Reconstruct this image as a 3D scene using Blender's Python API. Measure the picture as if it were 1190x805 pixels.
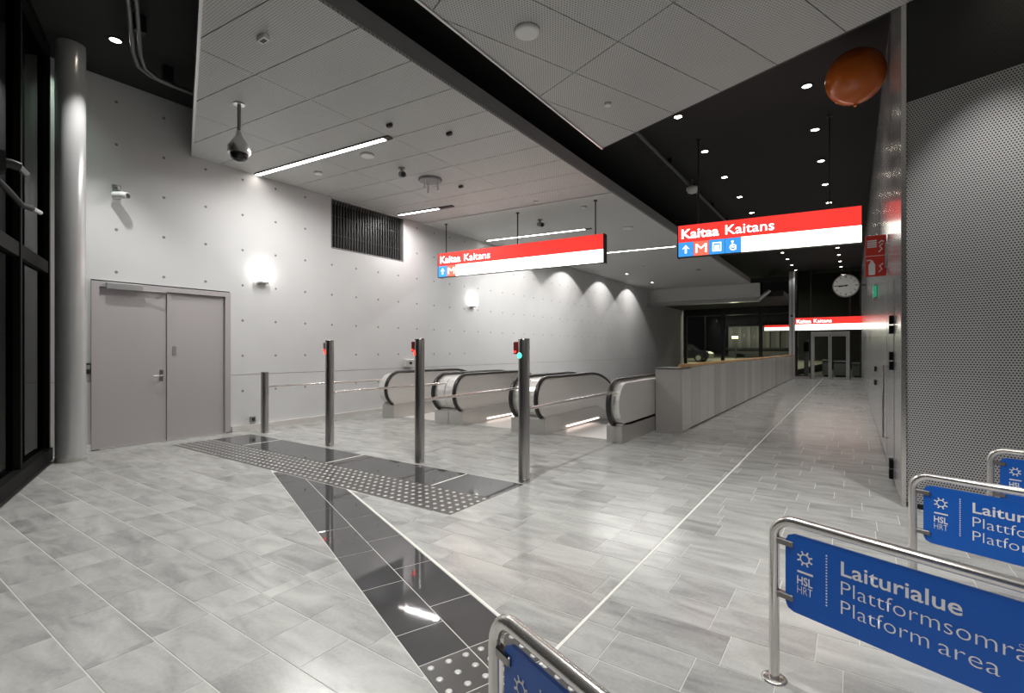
import bpy, bmesh, math, random
from mathutils import Vector, Matrix
random.seed(7)
for o in list(bpy.data.objects): bpy.data.objects.remove(o)
scn = bpy.context.scene
C = scn.collection
R = math.radians

# ---------------------------------------------------------------- camera, world, exposure
YAW = 34.487
cam_d = bpy.data.cameras.new('camera')
cam = bpy.data.objects.new('camera', cam_d); C.objects.link(cam)
cam.location = (0, 0, 1.45)
cam.rotation_euler = (R(90), 0, R(YAW))
cam_d.sensor_width = 36.0
cam_d.lens = 575.0/1190.0*36.0
cam_d.shift_y = 3.5/1190.0
cam_d.clip_start = 0.02; cam_d.clip_end = 300
scn.camera = cam

world = bpy.data.worlds.new('night'); scn.world = world
world.use_nodes = True
world.node_tree.nodes['Background'].inputs[0].default_value = (0.04, 0.04, 0.04, 1)
world.node_tree.nodes['Background'].inputs[1].default_value = 0.08
scn.view_settings.view_transform = 'Standard'
scn.view_settings.look = 'None'
scn.view_settings.gamma = 1.0
scn.view_settings.use_curve_mapping = False
scn.view_settings.exposure = 0.0

# light levels (W for lamps, strength for emitters)
STRIP_W = 33.0        # per metre of ceiling strip
DOWN_W = 56.0
NEAR_FILL_W = 125.0  # added overhead downlights, out of view, that brighten the near area
HEXL_W = 290.0
WASH_W = 130.0
LAMP_E = 4.6

# ---------------------------------------------------------------- materials
MATS = {}
def _new(name):
    m = bpy.data.materials.new(name); m.use_nodes = True
    nt = m.node_tree
    return m, nt, nt.nodes['Principled BSDF']
def mat(name, col, rough=0.5, metal=0.0, var=0.0, scale=6.0, bump=0.0, spec=0.5, rvar=0.0, stretch=(1,1,1)):
    if name in MATS: return MATS[name]
    m, nt, p = _new(name)
    p.inputs['Base Color'].default_value = (*col, 1)
    p.inputs['Roughness'].default_value = rough
    p.inputs['Metallic'].default_value = metal
    p.inputs['Specular IOR Level'].default_value = spec
    if var or bump or rvar:
        tc = nt.nodes.new('ShaderNodeTexCoord')
        mp = nt.nodes.new('ShaderNodeMapping'); mp.inputs['Scale'].default_value = stretch
        nz = nt.nodes.new('ShaderNodeTexNoise')
        nz.inputs['Scale'].default_value = scale; nz.inputs['Detail'].default_value = 5
        nt.links.new(tc.outputs['Object'], mp.inputs['Vector'])
        nt.links.new(mp.outputs['Vector'], nz.inputs['Vector'])
        if var:
            mx = nt.nodes.new('ShaderNodeMix'); mx.data_type = 'RGBA'
            mx.inputs[6].default_value = (*[c*(1-var) for c in col], 1)
            mx.inputs[7].default_value = (*[min(1, c*(1+var)) for c in col], 1)
            nt.links.new(nz.outputs['Fac'], mx.inputs[0])
            nt.links.new(mx.outputs[2], p.inputs['Base Color'])
        if rvar:
            mr = nt.nodes.new('ShaderNodeMapRange')
            mr.inputs[3].default_value = max(0, rough-rvar); mr.inputs[4].default_value = rough+rvar
            nt.links.new(nz.outputs['Fac'], mr.inputs[0]); nt.links.new(mr.outputs[0], p.inputs['Roughness'])
        if bump:
            b = nt.nodes.new('ShaderNodeBump'); b.inputs['Strength'].default_value = bump; b.inputs['Distance'].default_value = 0.01
            nt.links.new(nz.outputs['Fac'], b.inputs['Height']); nt.links.new(b.outputs['Normal'], p.inputs['Normal'])
    MATS[name] = m
    return m
def emit(name, col, strength):
    if name in MATS: return MATS[name]
    m, nt, p = _new(name)
    p.inputs['Base Color'].default_value = (*[c*0.6 for c in col], 1)
    p.inputs['Emission Color'].default_value = (*col, 1)
    p.inputs['Emission Strength'].default_value = strength
    MATS[name] = m
    return m
def math_node(nt, op, a=None, b=None):
    n = nt.nodes.new('ShaderNodeMath'); n.operation = op
    for i, v in enumerate((a, b)):
        if v is None: continue
        if isinstance(v, (int, float)): n.inputs[i].default_value = v
        else: nt.links.new(v, n.inputs[i])
    return n.outputs[0]
def perforated(name, col, hole, pitch, radius, rough, metal, ax=(0, 1), rowf=0.866, rot=0.0):
    """sheet with a staggered grid of small round holes (material-scale relief)"""
    if name in MATS: return MATS[name]
    m, nt, p = _new(name)
    tc = nt.nodes.new('ShaderNodeTexCoord')
    mp = nt.nodes.new('ShaderNodeMapping'); mp.inputs['Rotation'].default_value = (0, 0, rot)
    nt.links.new(tc.outputs['Object'], mp.inputs['Vector'])
    sp = nt.nodes.new('ShaderNodeSeparateXYZ'); nt.links.new(mp.outputs['Vector'], sp.inputs[0])
    u = math_node(nt, 'DIVIDE', sp.outputs[ax[0]], pitch)
    v = math_node(nt, 'DIVIDE', sp.outputs[ax[1]], pitch*rowf)
    row = math_node(nt, 'FLOOR', v)
    odd = math_node(nt, 'MULTIPLY', math_node(nt, 'MODULO', math_node(nt, 'ABSOLUTE', row), 2.0), 0.5)
    fu = math_node(nt, 'SUBTRACT', math_node(nt, 'FRACT', math_node(nt, 'ADD', u, odd)), 0.5)
    fv = math_node(nt, 'MULTIPLY', math_node(nt, 'SUBTRACT', math_node(nt, 'FRACT', v), 0.5), rowf)
    d = math_node(nt, 'SQRT', math_node(nt, 'ADD', math_node(nt, 'MULTIPLY', fu, fu), math_node(nt, 'MULTIPLY', fv, fv)))
    h = math_node(nt, 'LESS_THAN', d, radius)
    nz = nt.nodes.new('ShaderNodeTexNoise'); nz.inputs['Scale'].default_value = 1.4; nz.inputs['Detail'].default_value = 3
    nt.links.new(tc.outputs['Object'], nz.inputs['Vector'])
    cm = nt.nodes.new('ShaderNodeMix'); cm.data_type = 'RGBA'
    cm.inputs[6].default_value = (*[c*0.93 for c in col], 1); cm.inputs[7].default_value = (*[c*1.07 for c in col], 1)
    nt.links.new(nz.outputs['Fac'], cm.inputs[0])
    mx = nt.nodes.new('ShaderNodeMix'); mx.data_type = 'RGBA'
    nt.links.new(h, mx.inputs[0]); nt.links.new(cm.outputs[2], mx.inputs[6]); mx.inputs[7].default_value = (*hole, 1)
    nt.links.new(mx.outputs[2], p.inputs['Base Color'])
    p.inputs['Roughness'].default_value = rough
    nt.links.new(math_node(nt, 'MULTIPLY', math_node(nt, 'SUBTRACT', 1.0, h), metal), p.inputs['Metallic'])
    MATS[name] = m
    return m
def stone(name, a, b, vein, rough):
    m, nt, p = _new(name)
    tc = nt.nodes.new('ShaderNodeTexCoord')
    geo = nt.nodes.new('ShaderNodeNewGeometry')
    oi = nt.nodes.new('ShaderNodeObjectInfo')
    rnd = math_node(nt, 'FRACT', math_node(nt, 'ADD', oi.outputs['Random'], geo.outputs['Random Per Island']))
    off = nt.nodes.new('ShaderNodeCombineXYZ')
    nt.links.new(math_node(nt, 'MULTIPLY', rnd, 37.0), off.inputs[2])
    va = nt.nodes.new('ShaderNodeVectorMath'); va.operation = 'ADD'
    nt.links.new(tc.outputs['Object'], va.inputs[0]); nt.links.new(off.outputs[0], va.inputs[1])
    mp = nt.nodes.new('ShaderNodeMapping'); mp.inputs['Scale'].default_value = (1.4, 4.2, 1)
    nt.links.new(va.outputs[0], mp.inputs['Vector'])
    n1 = nt.nodes.new('ShaderNodeTexNoise'); n1.inputs['Scale'].default_value = 1.5; n1.inputs['Detail'].default_value = 6; n1.inputs['Distortion'].default_value = 0.8
    n2 = nt.nodes.new('ShaderNodeTexNoise'); n2.inputs['Scale'].default_value = 55; n2.inputs['Detail'].default_value = 3
    nt.links.new(mp.outputs['Vector'], n1.inputs['Vector']); nt.links.new(va.outputs[0], n2.inputs['Vector'])
    f = math_node(nt, 'ADD', math_node(nt, 'MULTIPLY', n1.outputs['Fac'], 1.0), math_node(nt, 'MULTIPLY', rnd, 0.22))
    f = math_node(nt, 'ADD', f, math_node(nt, 'MULTIPLY', n2.outputs['Fac'], 0.22))
    f = math_node(nt, 'SUBTRACT', f, 0.27)
    cr = nt.nodes.new('ShaderNodeValToRGB')
    cr.color_ramp.elements[0].position = 0.14; cr.color_ramp.elements[0].color = (*vein, 1)
    cr.color_ramp.elements[1].position = 0.80; cr.color_ramp.elements[1].color = (*b, 1)
    e = cr.color_ramp.elements.new(0.42); e.color = (*a, 1)
    nt.links.new(f, cr.inputs[0]); nt.links.new(cr.outputs[0], p.inputs['Base Color'])
    p.inputs['Roughness'].default_value = rough
    bp = nt.nodes.new('ShaderNodeBump'); bp.inputs['Strength'].default_value = 0.012; bp.inputs['Distance'].default_value = 0.004
    nt.links.new(n2.outputs['Fac'], bp.inputs['Height']); nt.links.new(bp.outputs['Normal'], p.inputs['Normal'])
    MATS[name] = m
    return m
def glass(name, tint, refl):
    m = bpy.data.materials.new(name); m.use_nodes = True
    nt = m.node_tree; nt.nodes.clear()
    out = nt.nodes.new('ShaderNodeOutputMaterial')
    tr = nt.nodes.new('ShaderNodeBsdfTransparent'); tr.inputs[0].default_value = (*tint, 1)
    gl = nt.nodes.new('ShaderNodeBsdfGlossy'); gl.inputs['Roughness'].default_value = 0.02
    fr = nt.nodes.new('ShaderNodeFresnel'); fr.inputs[0].default_value = refl
    mx = nt.nodes.new('ShaderNodeMixShader')
    nt.links.new(fr.outputs[0], mx.inputs[0]); nt.links.new(tr.outputs[0], mx.inputs[1]); nt.links.new(gl.outputs[0], mx.inputs[2])
    nt.links.new(mx.outputs[0], out.inputs[0])
    MATS[name] = m
    return m

STONE = stone('granite', (0.40, 0.40, 0.385), (0.56, 0.56, 0.54), (0.25, 0.25, 0.245), 0.20)
GROUT = mat('grout', (0.58, 0.575, 0.54), 0.8, var=0.06, scale=9)
BLACKTILE = mat('black_tile', (0.075, 0.074, 0.076), 0.035, var=0.2, scale=3, spec=0.6)
STUDTILE = mat('stud_tile', (0.075, 0.072, 0.068), 0.3, var=0.2, scale=4)
STUD = mat('stud', (0.62, 0.62, 0.60), 0.35, metal=0.4, var=0.05)
WHITELINE = mat('white_joint', (0.80, 0.79, 0.74), 0.55, var=0.04)
CONC = mat('concrete', (0.66, 0.66, 0.665), 0.75, var=0.05, scale=2.2, bump=0.04)
CONC_GROOVE = mat('concrete_groove', (0.30, 0.30, 0.30), 0.9, var=0.1)
HOLE = mat('tie_hole_plug', (0.24, 0.24, 0.24), 0.85, var=0.1)
DOORP = mat('door_paint', (0.44, 0.41, 0.42), 0.5, var=0.03, scale=1.5)
STEEL = mat('stainless', (0.62, 0.60, 0.58), 0.34, metal=0.8, var=0.05, scale=3, rvar=0.05)
CHROME = mat('polished_steel', (0.74, 0.71, 0.68), 0.20, metal=0.9, var=0.03)
DSTEEL = mat('dark_steel', (0.30, 0.285, 0.28), 0.3, metal=1.0, var=0.05, scale=2)
BRUSHED = mat('brushed_panel', (0.80, 0.775, 0.75), 0.34, metal=0.45, var=0.06, scale=4, rvar=0.06, stretch=(1, 1, 14))
CLAD = mat('rail_cladding', (0.66, 0.635, 0.61), 0.36, metal=0.4, var=0.08, scale=3, stretch=(1, 1, 8), rvar=0.06)
WALLMET = mat('wall_metal', (0.52, 0.52, 0.53), 0.21, metal=0.45, var=0.05, scale=1.5, rvar=0.03)
def object_tone(m, v):
    nt = m.node_tree; p = nt.nodes['Principled BSDF']; src = p.inputs['Base Color'].links[0].from_socket
    oi = nt.nodes.new('ShaderNodeObjectInfo'); hs = nt.nodes.new('ShaderNodeHueSaturation')
    mr = nt.nodes.new('ShaderNodeMapRange'); mr.inputs[3].default_value = 1-v; mr.inputs[4].default_value = 1+v
    nt.links.new(oi.outputs['Random'], mr.inputs[0]); nt.links.new(mr.outputs[0], hs.inputs['Value'])
    nt.links.new(src, hs.inputs['Color']); nt.links.new(hs.outputs['Color'], p.inputs['Base Color'])
object_tone(CLAD, 0.16)
POSTM = mat('post_steel', (0.52, 0.50, 0.49), 0.28, metal=1.0, var=0.05, scale=3)
BLACK = mat('black_plastic', (0.012, 0.012, 0.012), 0.45, var=0.1)
RUBBER = mat('handrail_rubber', (0.02, 0.018, 0.017), 0.35, var=0.1)
BLKCEIL = mat('black_ceiling', (0.014, 0.014, 0.014), 0.8, var=0.15, scale=2)
FACADE = mat('facade_black', (0.006, 0.006, 0.006), 0.6, var=0.1, spec=0.12)
DARKMET = mat('dark_metal', (0.03, 0.03, 0.031), 0.4, metal=0.3, var=0.1)
PERF = perforated('perforated_ceiling', (0.56, 0.56, 0.55), (0.22, 0.22, 0.215), 0.030, 0.26, 0.55, 0.0)
PLASTER = mat('soffit_plaster', (0.60, 0.60, 0.585), 0.7, var=0.03, scale=1.2)
SLABSIDE = mat('ceiling_slab_side', (0.30, 0.30, 0.30), 0.5, var=0.06)
ALU = mat('aluminium_trim', (0.70, 0.70, 0.70), 0.3, metal=0.8, var=0.03)
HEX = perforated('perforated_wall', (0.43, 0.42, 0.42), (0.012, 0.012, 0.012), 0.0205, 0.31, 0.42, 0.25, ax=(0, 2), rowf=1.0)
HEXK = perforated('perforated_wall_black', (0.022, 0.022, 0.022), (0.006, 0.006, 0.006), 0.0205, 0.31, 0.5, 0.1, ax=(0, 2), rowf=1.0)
WHITEP = mat('white_plastic', (0.75, 0.75, 0.74), 0.4, var=0.03)
GREYP = mat('grey_plastic', (0.22, 0.22, 0.22), 0.4, var=0.05)
WOOD = mat('oak_handrail', (0.60, 0.33, 0.13), 0.4, var=0.18, scale=5, stretch=(6, 0.4, 6))
BLUE = mat('sign_blue', (0.001, 0.11, 0.53), 0.4, var=0.02)
INKW = mat('white_print', (0.85, 0.86, 0.88), 0.5, var=0.02)
INKK = mat('black_print', (0.015, 0.015, 0.015), 0.5, var=0.02)
REDS = mat('fire_sign_red', (0.68, 0.045, 0.03), 0.4, var=0.05)
ORANGE = mat('orange_balloon', (0.62, 0.14, 0.02), 0.16, var=0.06, scale=1.5)
DIFF = emit('strip_diffuser', (1.0, 0.93, 0.86), 14.0)
DIFFLOW = emit('strip_diffuser_warm', (1.0, 0.80, 0.66), 5.0)
DOWNE = emit('downlight_lens', (1.0, 0.90, 0.74), 22.0)
LAMPE = emit('wall_lamp_glass', (1.0, 0.97, 0.90), LAMP_E)
S_WHITE = emit('sign_white', (1.0, 0.97, 0.86), 3.2)
S_RED = emit('sign_red', (0.95, 0.045, 0.035), 0.95)
S_TEXT = emit('sign_text', (1.0, 0.93, 0.90), 2.4)
S_BLUE = emit('sign_blue_lit', (0.05, 0.33, 0.85), 1.0)
S_RED2 = emit('sign_metro_lit', (0.95, 0.16, 0.10), 1.1)
LEDR = emit('red_led', (1.0, 0.03, 0.02), 4.0)
LEDG = emit('green_led', (0.05, 0.95, 0.55), 3.5)
SKIRTE = emit('skirting_light', (1.0, 0.82, 0.74), 3.0)
GLASS_N = glass('night_glass', (0.55, 0.60, 0.56), 1.10)
GLASS_F = glass('far_glass', (0.80, 0.84, 0.80), 1.25)

# ---------------------------------------------------------------- mesh helpers
class MB:
    def __init__(s): s.v = []; s.f = []; s.sm = []
    def add(s, vs, fs, smooth=False):
        o = len(s.v); s.v += [tuple(v) for v in vs]; s.f += [tuple(i+o for i in f) for f in fs]; s.sm += [smooth]*len(fs)
        return s
    def box(s, x0, x1, y0, y1, z0, z1):
        return s.add([(x0,y0,z0),(x1,y0,z0),(x1,y1,z0),(x0,y1,z0),(x0,y0,z1),(x1,y0,z1),(x1,y1,z1),(x0,y1,z1)],
                     [(3,2,1,0),(4,5,6,7),(0,1,5,4),(1,2,6,5),(2,3,7,6),(3,0,4,7)])
    def bbox(s, x0, x1, y0, y1, z0, z1, b=0.006):      # box with chamfered vertical and top edges
        a = [(x0+b,y0),(x1-b,y0),(x1,y0+b),(x1,y1-b),(x1-b,y1),(x0+b,y1),(x0,y1-b),(x0,y0+b)]
        cx, cy = (x0+x1)/2, (y0+y1)/2
        kx, ky = 1-2*b/max(1e-6, x1-x0), 1-2*b/max(1e-6, y1-y0)
        n = 8; vs = [(x,y,z0) for x,y in a]+[(x,y,z1-b) for x,y in a]+[(cx+(x-cx)*kx, cy+(y-cy)*ky, z1) for x,y in a]
        fs = [tuple(range(n-1,-1,-1)), tuple(range(2*n,3*n))]
        for l in (0, n):
            for i in range(n): fs.append((l+i, l+(i+1)%n, l+n+(i+1)%n, l+n+i))
        return s.add(vs, fs)
    def prism(s, poly, z0, z1):            # poly ccw in xy
        n = len(poly)
        vs = [(x,y,z0) for x,y in poly]+[(x,y,z1) for x,y in poly]
        fs = [tuple(range(n-1,-1,-1)), tuple(range(n,2*n))]+[(i,(i+1)%n,n+(i+1)%n,n+i) for i in range(n)]
        return s.add(vs, fs)
    def prism_yz(s, poly, x0, x1):         # poly in (y,z), extruded along x
        n = len(poly)
        vs = [(x0,y,z) for y,z in poly]+[(x1,y,z) for y,z in poly]
        fs = [tuple(range(n-1,-1,-1)), tuple(range(n,2*n))]+[(i,(i+1)%n,n+(i+1)%n,n+i) for i in range(n)]
        return s.add(vs, fs)
    def ring_strip(s, poly, x0, x1):
        n = len(poly); vs = [(x0,y,z) for y,z in poly]+[(x1,y,z) for y,z in poly]
        return s.add(vs, [(i,i+1,n+i+1,n+i) for i in range(n-1)], True)
    def tube(s, pts, r, n=12, cap=True, ry=None):
        pts = [Vector(p) for p in pts]; rings = []
        up = None
        for i, p in enumerate(pts):
            t = (pts[min(i+1,len(pts)-1)]-pts[max(i-1,0)]).normalized()
            if up is None:
                up = Vector((0,0,1)) if abs(t.z) < 0.9 else Vector((1,0,0))
            a = t.cross(up)
            if a.length < 1e-4: a = t.cross(Vector((0,1,0)))
            a.normalize(); b = a.cross(t).normalized(); up = b
            rr = r[i] if isinstance(r, (list, tuple)) else r
            r2 = ry if ry else rr
            rings.append([p+a*rr*math.cos(2*math.pi*k/n)+b*r2*math.sin(2*math.pi*k/n) for k in range(n)])
        vs = [v for rg in rings for v in rg]; fs = []
        for i in range(len(rings)-1):
            for k in range(n):
                fs.append((i*n+k, i*n+(k+1)%n, (i+1)*n+(k+1)%n, (i+1)*n+k))
        s.add(vs, fs, True)
        if cap:
            s.add(rings[0], [tuple(range(n-1,-1,-1))]); s.add(rings[-1], [tuple(range(n))])
        return s
    def lathe(s, prof, cx=0, cy=0, cz=0, n=24):      # prof: (radius, z) about vertical axis
        vs = []; fs = []
        for r, z in prof:
            vs += [(cx+r*math.cos(2*math.pi*k/n), cy+r*math.sin(2*math.pi*k/n), cz+z) for k in range(n)]
        for i in range(len(prof)-1):
            for k in range(n): fs.append((i*n+k, i*n+(k+1)%n, (i+1)*n+(k+1)%n, (i+1)*n+k))
        s.add(vs, fs, True)
        s.add(vs[:n], [tuple(range(n-1,-1,-1))]); s.add(vs[-n:], [tuple(range(n))])
        return s
    def xf(s, M):
        s.v = [tuple(M @ Vector(v)) for v in s.v]; return s
    def mesh(s, name):
        me = bpy.data.meshes.new(name); me.from_pydata(s.v, [], s.f)
        me.polygons.foreach_set('use_smooth', s.sm); me.update()
        bm = bmesh.new(); bm.from_mesh(me); bmesh.ops.recalc_face_normals(bm, faces=bm.faces); bm.to_mesh(me); bm.free()
        return me
    def build(s, name, material, parent=None, loc=None, rot=None):
        me = s.mesh(name); me.materials.append(material)
        return link(name, me, parent, loc, rot)
def link(name, me, parent=None, loc=None, rot=None):
    o = bpy.data.objects.new(name, me); C.objects.link(o)
    if parent: o.parent = parent
    if loc: o.location = loc
    if rot: o.rotation_euler = rot
    return o
def tag(o, label, cat, group=None, kind=None):
    o['label'] = label; o['category'] = cat
    if group: o['group'] = group
    if kind: o['kind'] = kind
    return o
def struct(o, label=None):
    o['kind'] = 'structure'
    if label: o['label'] = label
    return o
def thing(name, label, cat, loc=(0,0,0), rz=0.0, group=None):
    o = bpy.data.objects.new(name, None); C.objects.link(o)
    o.location = loc; o.rotation_euler = (0, 0, rz); o.empty_display_size = 0.1
    return tag(o, label, cat, group)
def text_obj(txt, width, material, parent, x0, z0, y, name='lettering', bold=0.0, cap=None, thick=0.0015):
    """flat print standing in the local XZ plane facing -Y; x0,z0 = lower left of the first letter"""
    cu = bpy.data.curves.new('text', 'FONT'); cu.body = txt; cu.size = 1.0; cu.offset = bold; cu.resolution_u = 3
    to = bpy.data.objects.new('text_tmp', cu); C.objects.link(to)
    bpy.context.view_layer.update()
    dg = bpy.context.evaluated_depsgraph_get()
    me = bpy.data.meshes.new_from_object(to.evaluated_get(dg))
    bpy.data.objects.remove(to); bpy.data.curves.remove(cu)
    xs = [v.co.x for v in me.vertices]; mnx, mxx = min(xs), max(xs)
    sx = width/(mxx-mnx); sz = (cap/0.70) if cap else sx
    for v in me.vertices:
        v.co = ((v.co.x-mnx)*sx+x0, y, v.co.y*sz+z0)
    me.name = name; me.materials.clear(); me.materials.append(material)
    return link(name, me, parent)
def area_light(name, parent, loc, rot, sx, sy, power, col=(1,0.99,0.965), spread=165):
    l = bpy.data.lights.new(name, 'AREA'); l.shape = 'RECTANGLE'; l.size = sx; l.size_y = sy; l.energy = power; l.color = col; l.spread = R(spread)
    o = bpy.data.objects.new(name, l); C.objects.link(o); o.location = loc; o.rotation_euler = rot
    if parent: o.parent = parent
    return o
def spot_light(name, parent, loc, rot, power, angle, blend, col=(1,0.99,0.965), rad=0.04):
    l = bpy.data.lights.new(name, 'SPOT'); l.energy = power; l.spot_size = R(angle); l.spot_blend = blend; l.color = col; l.shadow_soft_size = rad
    o = bpy.data.objects.new(name, l); C.objects.link(o); o.location = loc; o.rotation_euler = rot
    if parent: o.parent = parent
    return o
# polygon clipping
def clip(poly, a, b, c):                 # keep a*x+b*y <= c
    out = []
    for i in range(len(poly)):
        p, q = poly[i], poly[(i+1) % len(poly)]
        dp, dq = a*p[0]+b*p[1]-c, a*q[0]+b*q[1]-c
        if dp <= 1e-9: out.append(p)
        if (dp < -1e-9 and dq > 1e-9) or (dp > 1e-9 and dq < -1e-9):
            k = dp/(dp-dq); out.append((p[0]+(q[0]-p[0])*k, p[1]+(q[1]-p[1])*k))
    return out
def area(p): return 0.5*sum(p[i][0]*p[(i+1)%len(p)][1]-p[(i+1)%len(p)][0]*p[i][1] for i in range(len(p))) if len(p) > 2 else 0
def subtract(polys, hs):                 # remove convex region given by half planes
    res = []
    for p in polys:
        rest = p
        for a, b, c in hs:
            if len(rest) < 3: break
            o = clip(rest, -a, -b, -c)
            if area(o) > 2e-4: res.append(o)
            rest = clip(rest, a, b, c)
    return res
# the oblique grid shared by facade, black strip, platform barriers and near ceiling
DA = R(-21.7)
EX, EY = math.cos(DA), math.sin(DA)
NX, NY = -EY, EX
def D(s, t): return (s*EX+t*NX, s*EY+t*NY)
ORD = ['first','second','third','fourth','fifth','sixth','seventh','eighth','ninth','tenth','eleventh','twelfth','thirteenth']

WX = -8.97      # left concrete wall
RX = 0.40       # right corridor wall
ZC = 4.63       # panel ceilings
ZB = 5.42       # black ceiling
FY = 29.0       # far facade

# ================================================================ FLOOR
slab = MB()
slab.box(-9.3, 6.0, -6.0, 8.9, -0.30, -0.0018)
slab.box(-2.95, 0.6, 8.9, 30.2, -0.30, -0.0018)
floor = struct(slab.build('floor', GROUT), 'pale grout bed under the grey stone floor')
strip_rect = [(1,0,-2.90),(-1,0,8.50),(0,1,4.46),(0,-1,-3.27)]
T0, TM, T1 = 0.903, 1.167, 1.432
diag = [(NX,NY,T1+0.023),(-NX,-NY,-T0+0.004)]
GAP = 0.0038
pieces = []
for k in range(-17, 103):
    y0 = 0.748+0.2775*k; y1 = y0+0.2775
    x = -9.05-random.random()*0.5
    xend = RX if y0 > 5.8 else 5.0
    if y1 > FY+1.0: break
    spans = []
    if y0 < 7.25:
        spans = [(x, xend)]
    else:
        spans = [(-2.90, xend)]
        if y0 < 8.0: spans.append((-8.97, -2.90))
    for a, b in spans:
        xx = a
        while xx < b-0.02:
            L = random.choice((0.33, 0.38, 0.47, 0.52, 0.61, 0.66))
            x2 = min(xx+L, b)
            if b-x2 < 0.12: x2 = b
            r = [(xx+0.0028, y0+GAP), (x2-0.0028, y0+GAP), (x2-0.0028, y1-GAP), (xx+0.0028, y1-GAP)]
            ps = [r]
            ps = [clip(p, -NX, -NY, 1.36) for p in ps]                    # inside the facade
            ps = [clip(p, -1, 0, 8.95) for p in ps if len(p) > 2]
            ps = [clip(p, NX, NY, 5.52) if (sum(q[0] for q in p)/len(p)) > RX else p for p in ps if len(p) > 2]
            if y0 < 4.6: ps = subtract(ps, strip_rect)
            if y0 < 4.2:                                                  # oblique black strip, up to the stud strip
                ps = subtract(ps, diag+[(0,1,3.28)])
            ps = [q for p in ps for q in subtract([p], [(1,0,-1.170),(-1,0,1.192),(0,-1,-1.9)])]   # white line
            for p in ps:
                if area(p) > 0.003: pieces.append(p)
            xx = x2
def score(p):
    cx = sum(q[0] for q in p)/len(p); cy = sum(q[1] for q in p)/len(p)
    th = R(YAW); d = -math.sin(th)*cx+math.cos(th)*cy; l = math.cos(th)*cx+math.sin(th)*cy
    if d < 0.6: return -1
    u = 595+575*l/d; v = 406+575*1.45/d
    if u < -60 or u > 1250 or v > 880: return 0
    return area(p)/d**3
pieces.sort(key=score, reverse=True)
def tile_mb(p, mb, b=0.00015):
    n = len(p); cx = sum(q[0] for q in p)/n; cy = sum(q[1] for q in p)/n
    ins = []
    for x, y in p:
        dx, dy = cx-x, cy-y; L = math.hypot(dx, dy) or 1
        ins.append((x+dx/L*b*1.4, y+dy/L*b*1.4))
    vs = [(x,y,-0.02) for x,y in p]+[(x,y,-b) for x,y in p]+[(x,y,0.0) for x,y in ins]
    fs = [tuple(range(2*n,3*n))]
    for l in (0, n):
        for i in range(n): fs.append((l+i, l+(i+1)%n, l+n+(i+1)%n, l+n+i))
    mb.add(vs, fs)
for p in pieces[:300]:
    m = MB(); tile_mb(p, m); m.build('floor_tile', STONE, floor)
rest = MB()
for p in pieces[300:]: tile_mb(p, rest)
ro = rest.build('floor_tiles_far', STONE, floor); ro['kind'] = 'stuff'
# white guide line along the corridor and along the black strip
MB().box(-1.190, -1.172, 1.95, FY-0.2, -0.02, 0.0008).build('guide_line', WHITELINE, floor)
p = [D(-5.6, T1+0.002), D(1.5, T1+0.002), D(1.5, T1+0.021), D(-5.6, T1+0.021)]
p = clip(p, 0, 1, 3.265)
MB().prism(p, -0.02, 0.0008).build('strip_edge_line', WHITELINE, floor)
# oblique strip of polished black tiles
js_l = [-6.42, -5.84, -5.27, -4.695, -4.11, -3.54, -2.97, -2.405, -2.12, -1.845, -1.57, -1.295, -1.02]
js_r = [-6.02, -5.44, -4.87, -4.295, -3.71, -3.145, -2.578, -2.12, -1.845, -1.57, -1.295, -1.02]
dots = MB()
for js, ta, tb in ((js_l, T0, TM), (js_r, TM, T1)):
    for i in range(len(js)-1):
        a, b = js[i]+0.003, js[i+1]-0.003
        q = [D(a, ta+0.003), D(b, ta+0.003), D(b, tb-0.003), D(a, tb-0.003)]
        q = clip(q, 0, 1, 3.262)
        if area(q) < 0.003: continue
        m = MB(); tile_mb(q, m, 0.0015)
        dotted = js[i] >= -2.13
        tl = m.build('black_tile', STUDTILE if dotted else BLACKTILE, floor)
        if dotted:
            for iu in range(3):
                for it in range(3):
                    cx, cy = D(js[i]+0.046+0.0917*iu, ta+0.0415+0.0905*it)
                    MB().lathe([(0.0175,-0.001),(0.0165,0.003),(0.012,0.0048)], 0, 0, 0, 14).build('stud', STUD, tl, (cx, cy, 0))
# stud warning strip in front of the ticket posts
sx = [-8.50, -7.58, -5.545, -3.70, -2.90]
for i in range(4):
    q = [(sx[i]+0.012, 3.868), (sx[i+1]-0.012, 3.868), (sx[i+1]-0.012, 4.456), (sx[i]+0.012, 4.456)]
    if i == 3: q[1] = (-2.905, 3.868); q[2] = (-2.905, 4.456)
    m = MB(); tile_mb(q, m, 0.0015); m.build('dark_tile', BLACKTILE, floor)
for x in sx[1:4]:
    MB().box(x-0.011, x+0.011, 3.866, 4.458, -0.02, 0.0008).build('white_joint', WHITELINE, floor)
n = 19
for i in range(n):
    a, b = -8.495+i*(5.59/n), -8.495+(i+1)*(5.59/n)
    m = MB(); tile_mb([(a+.002,3.274),(b-.002,3.274),(b-.002,3.864),(a+.002,3.864)], m, 0.0015)
    m.build('stud_tile', STUDTILE, floor)
studs = MB()
for i in range(58):
    for j in range(6):
        cx = -8.445+0.0965*i; cy = 3.33+0.0955*j
        studs.lathe([(0.021,0.0),(0.020,0.003),(0.014,0.005)], cx, cy, 0, 8)
so = studs.build('warning_studs', STUD, floor); so['kind'] = 'stuff'

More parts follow.
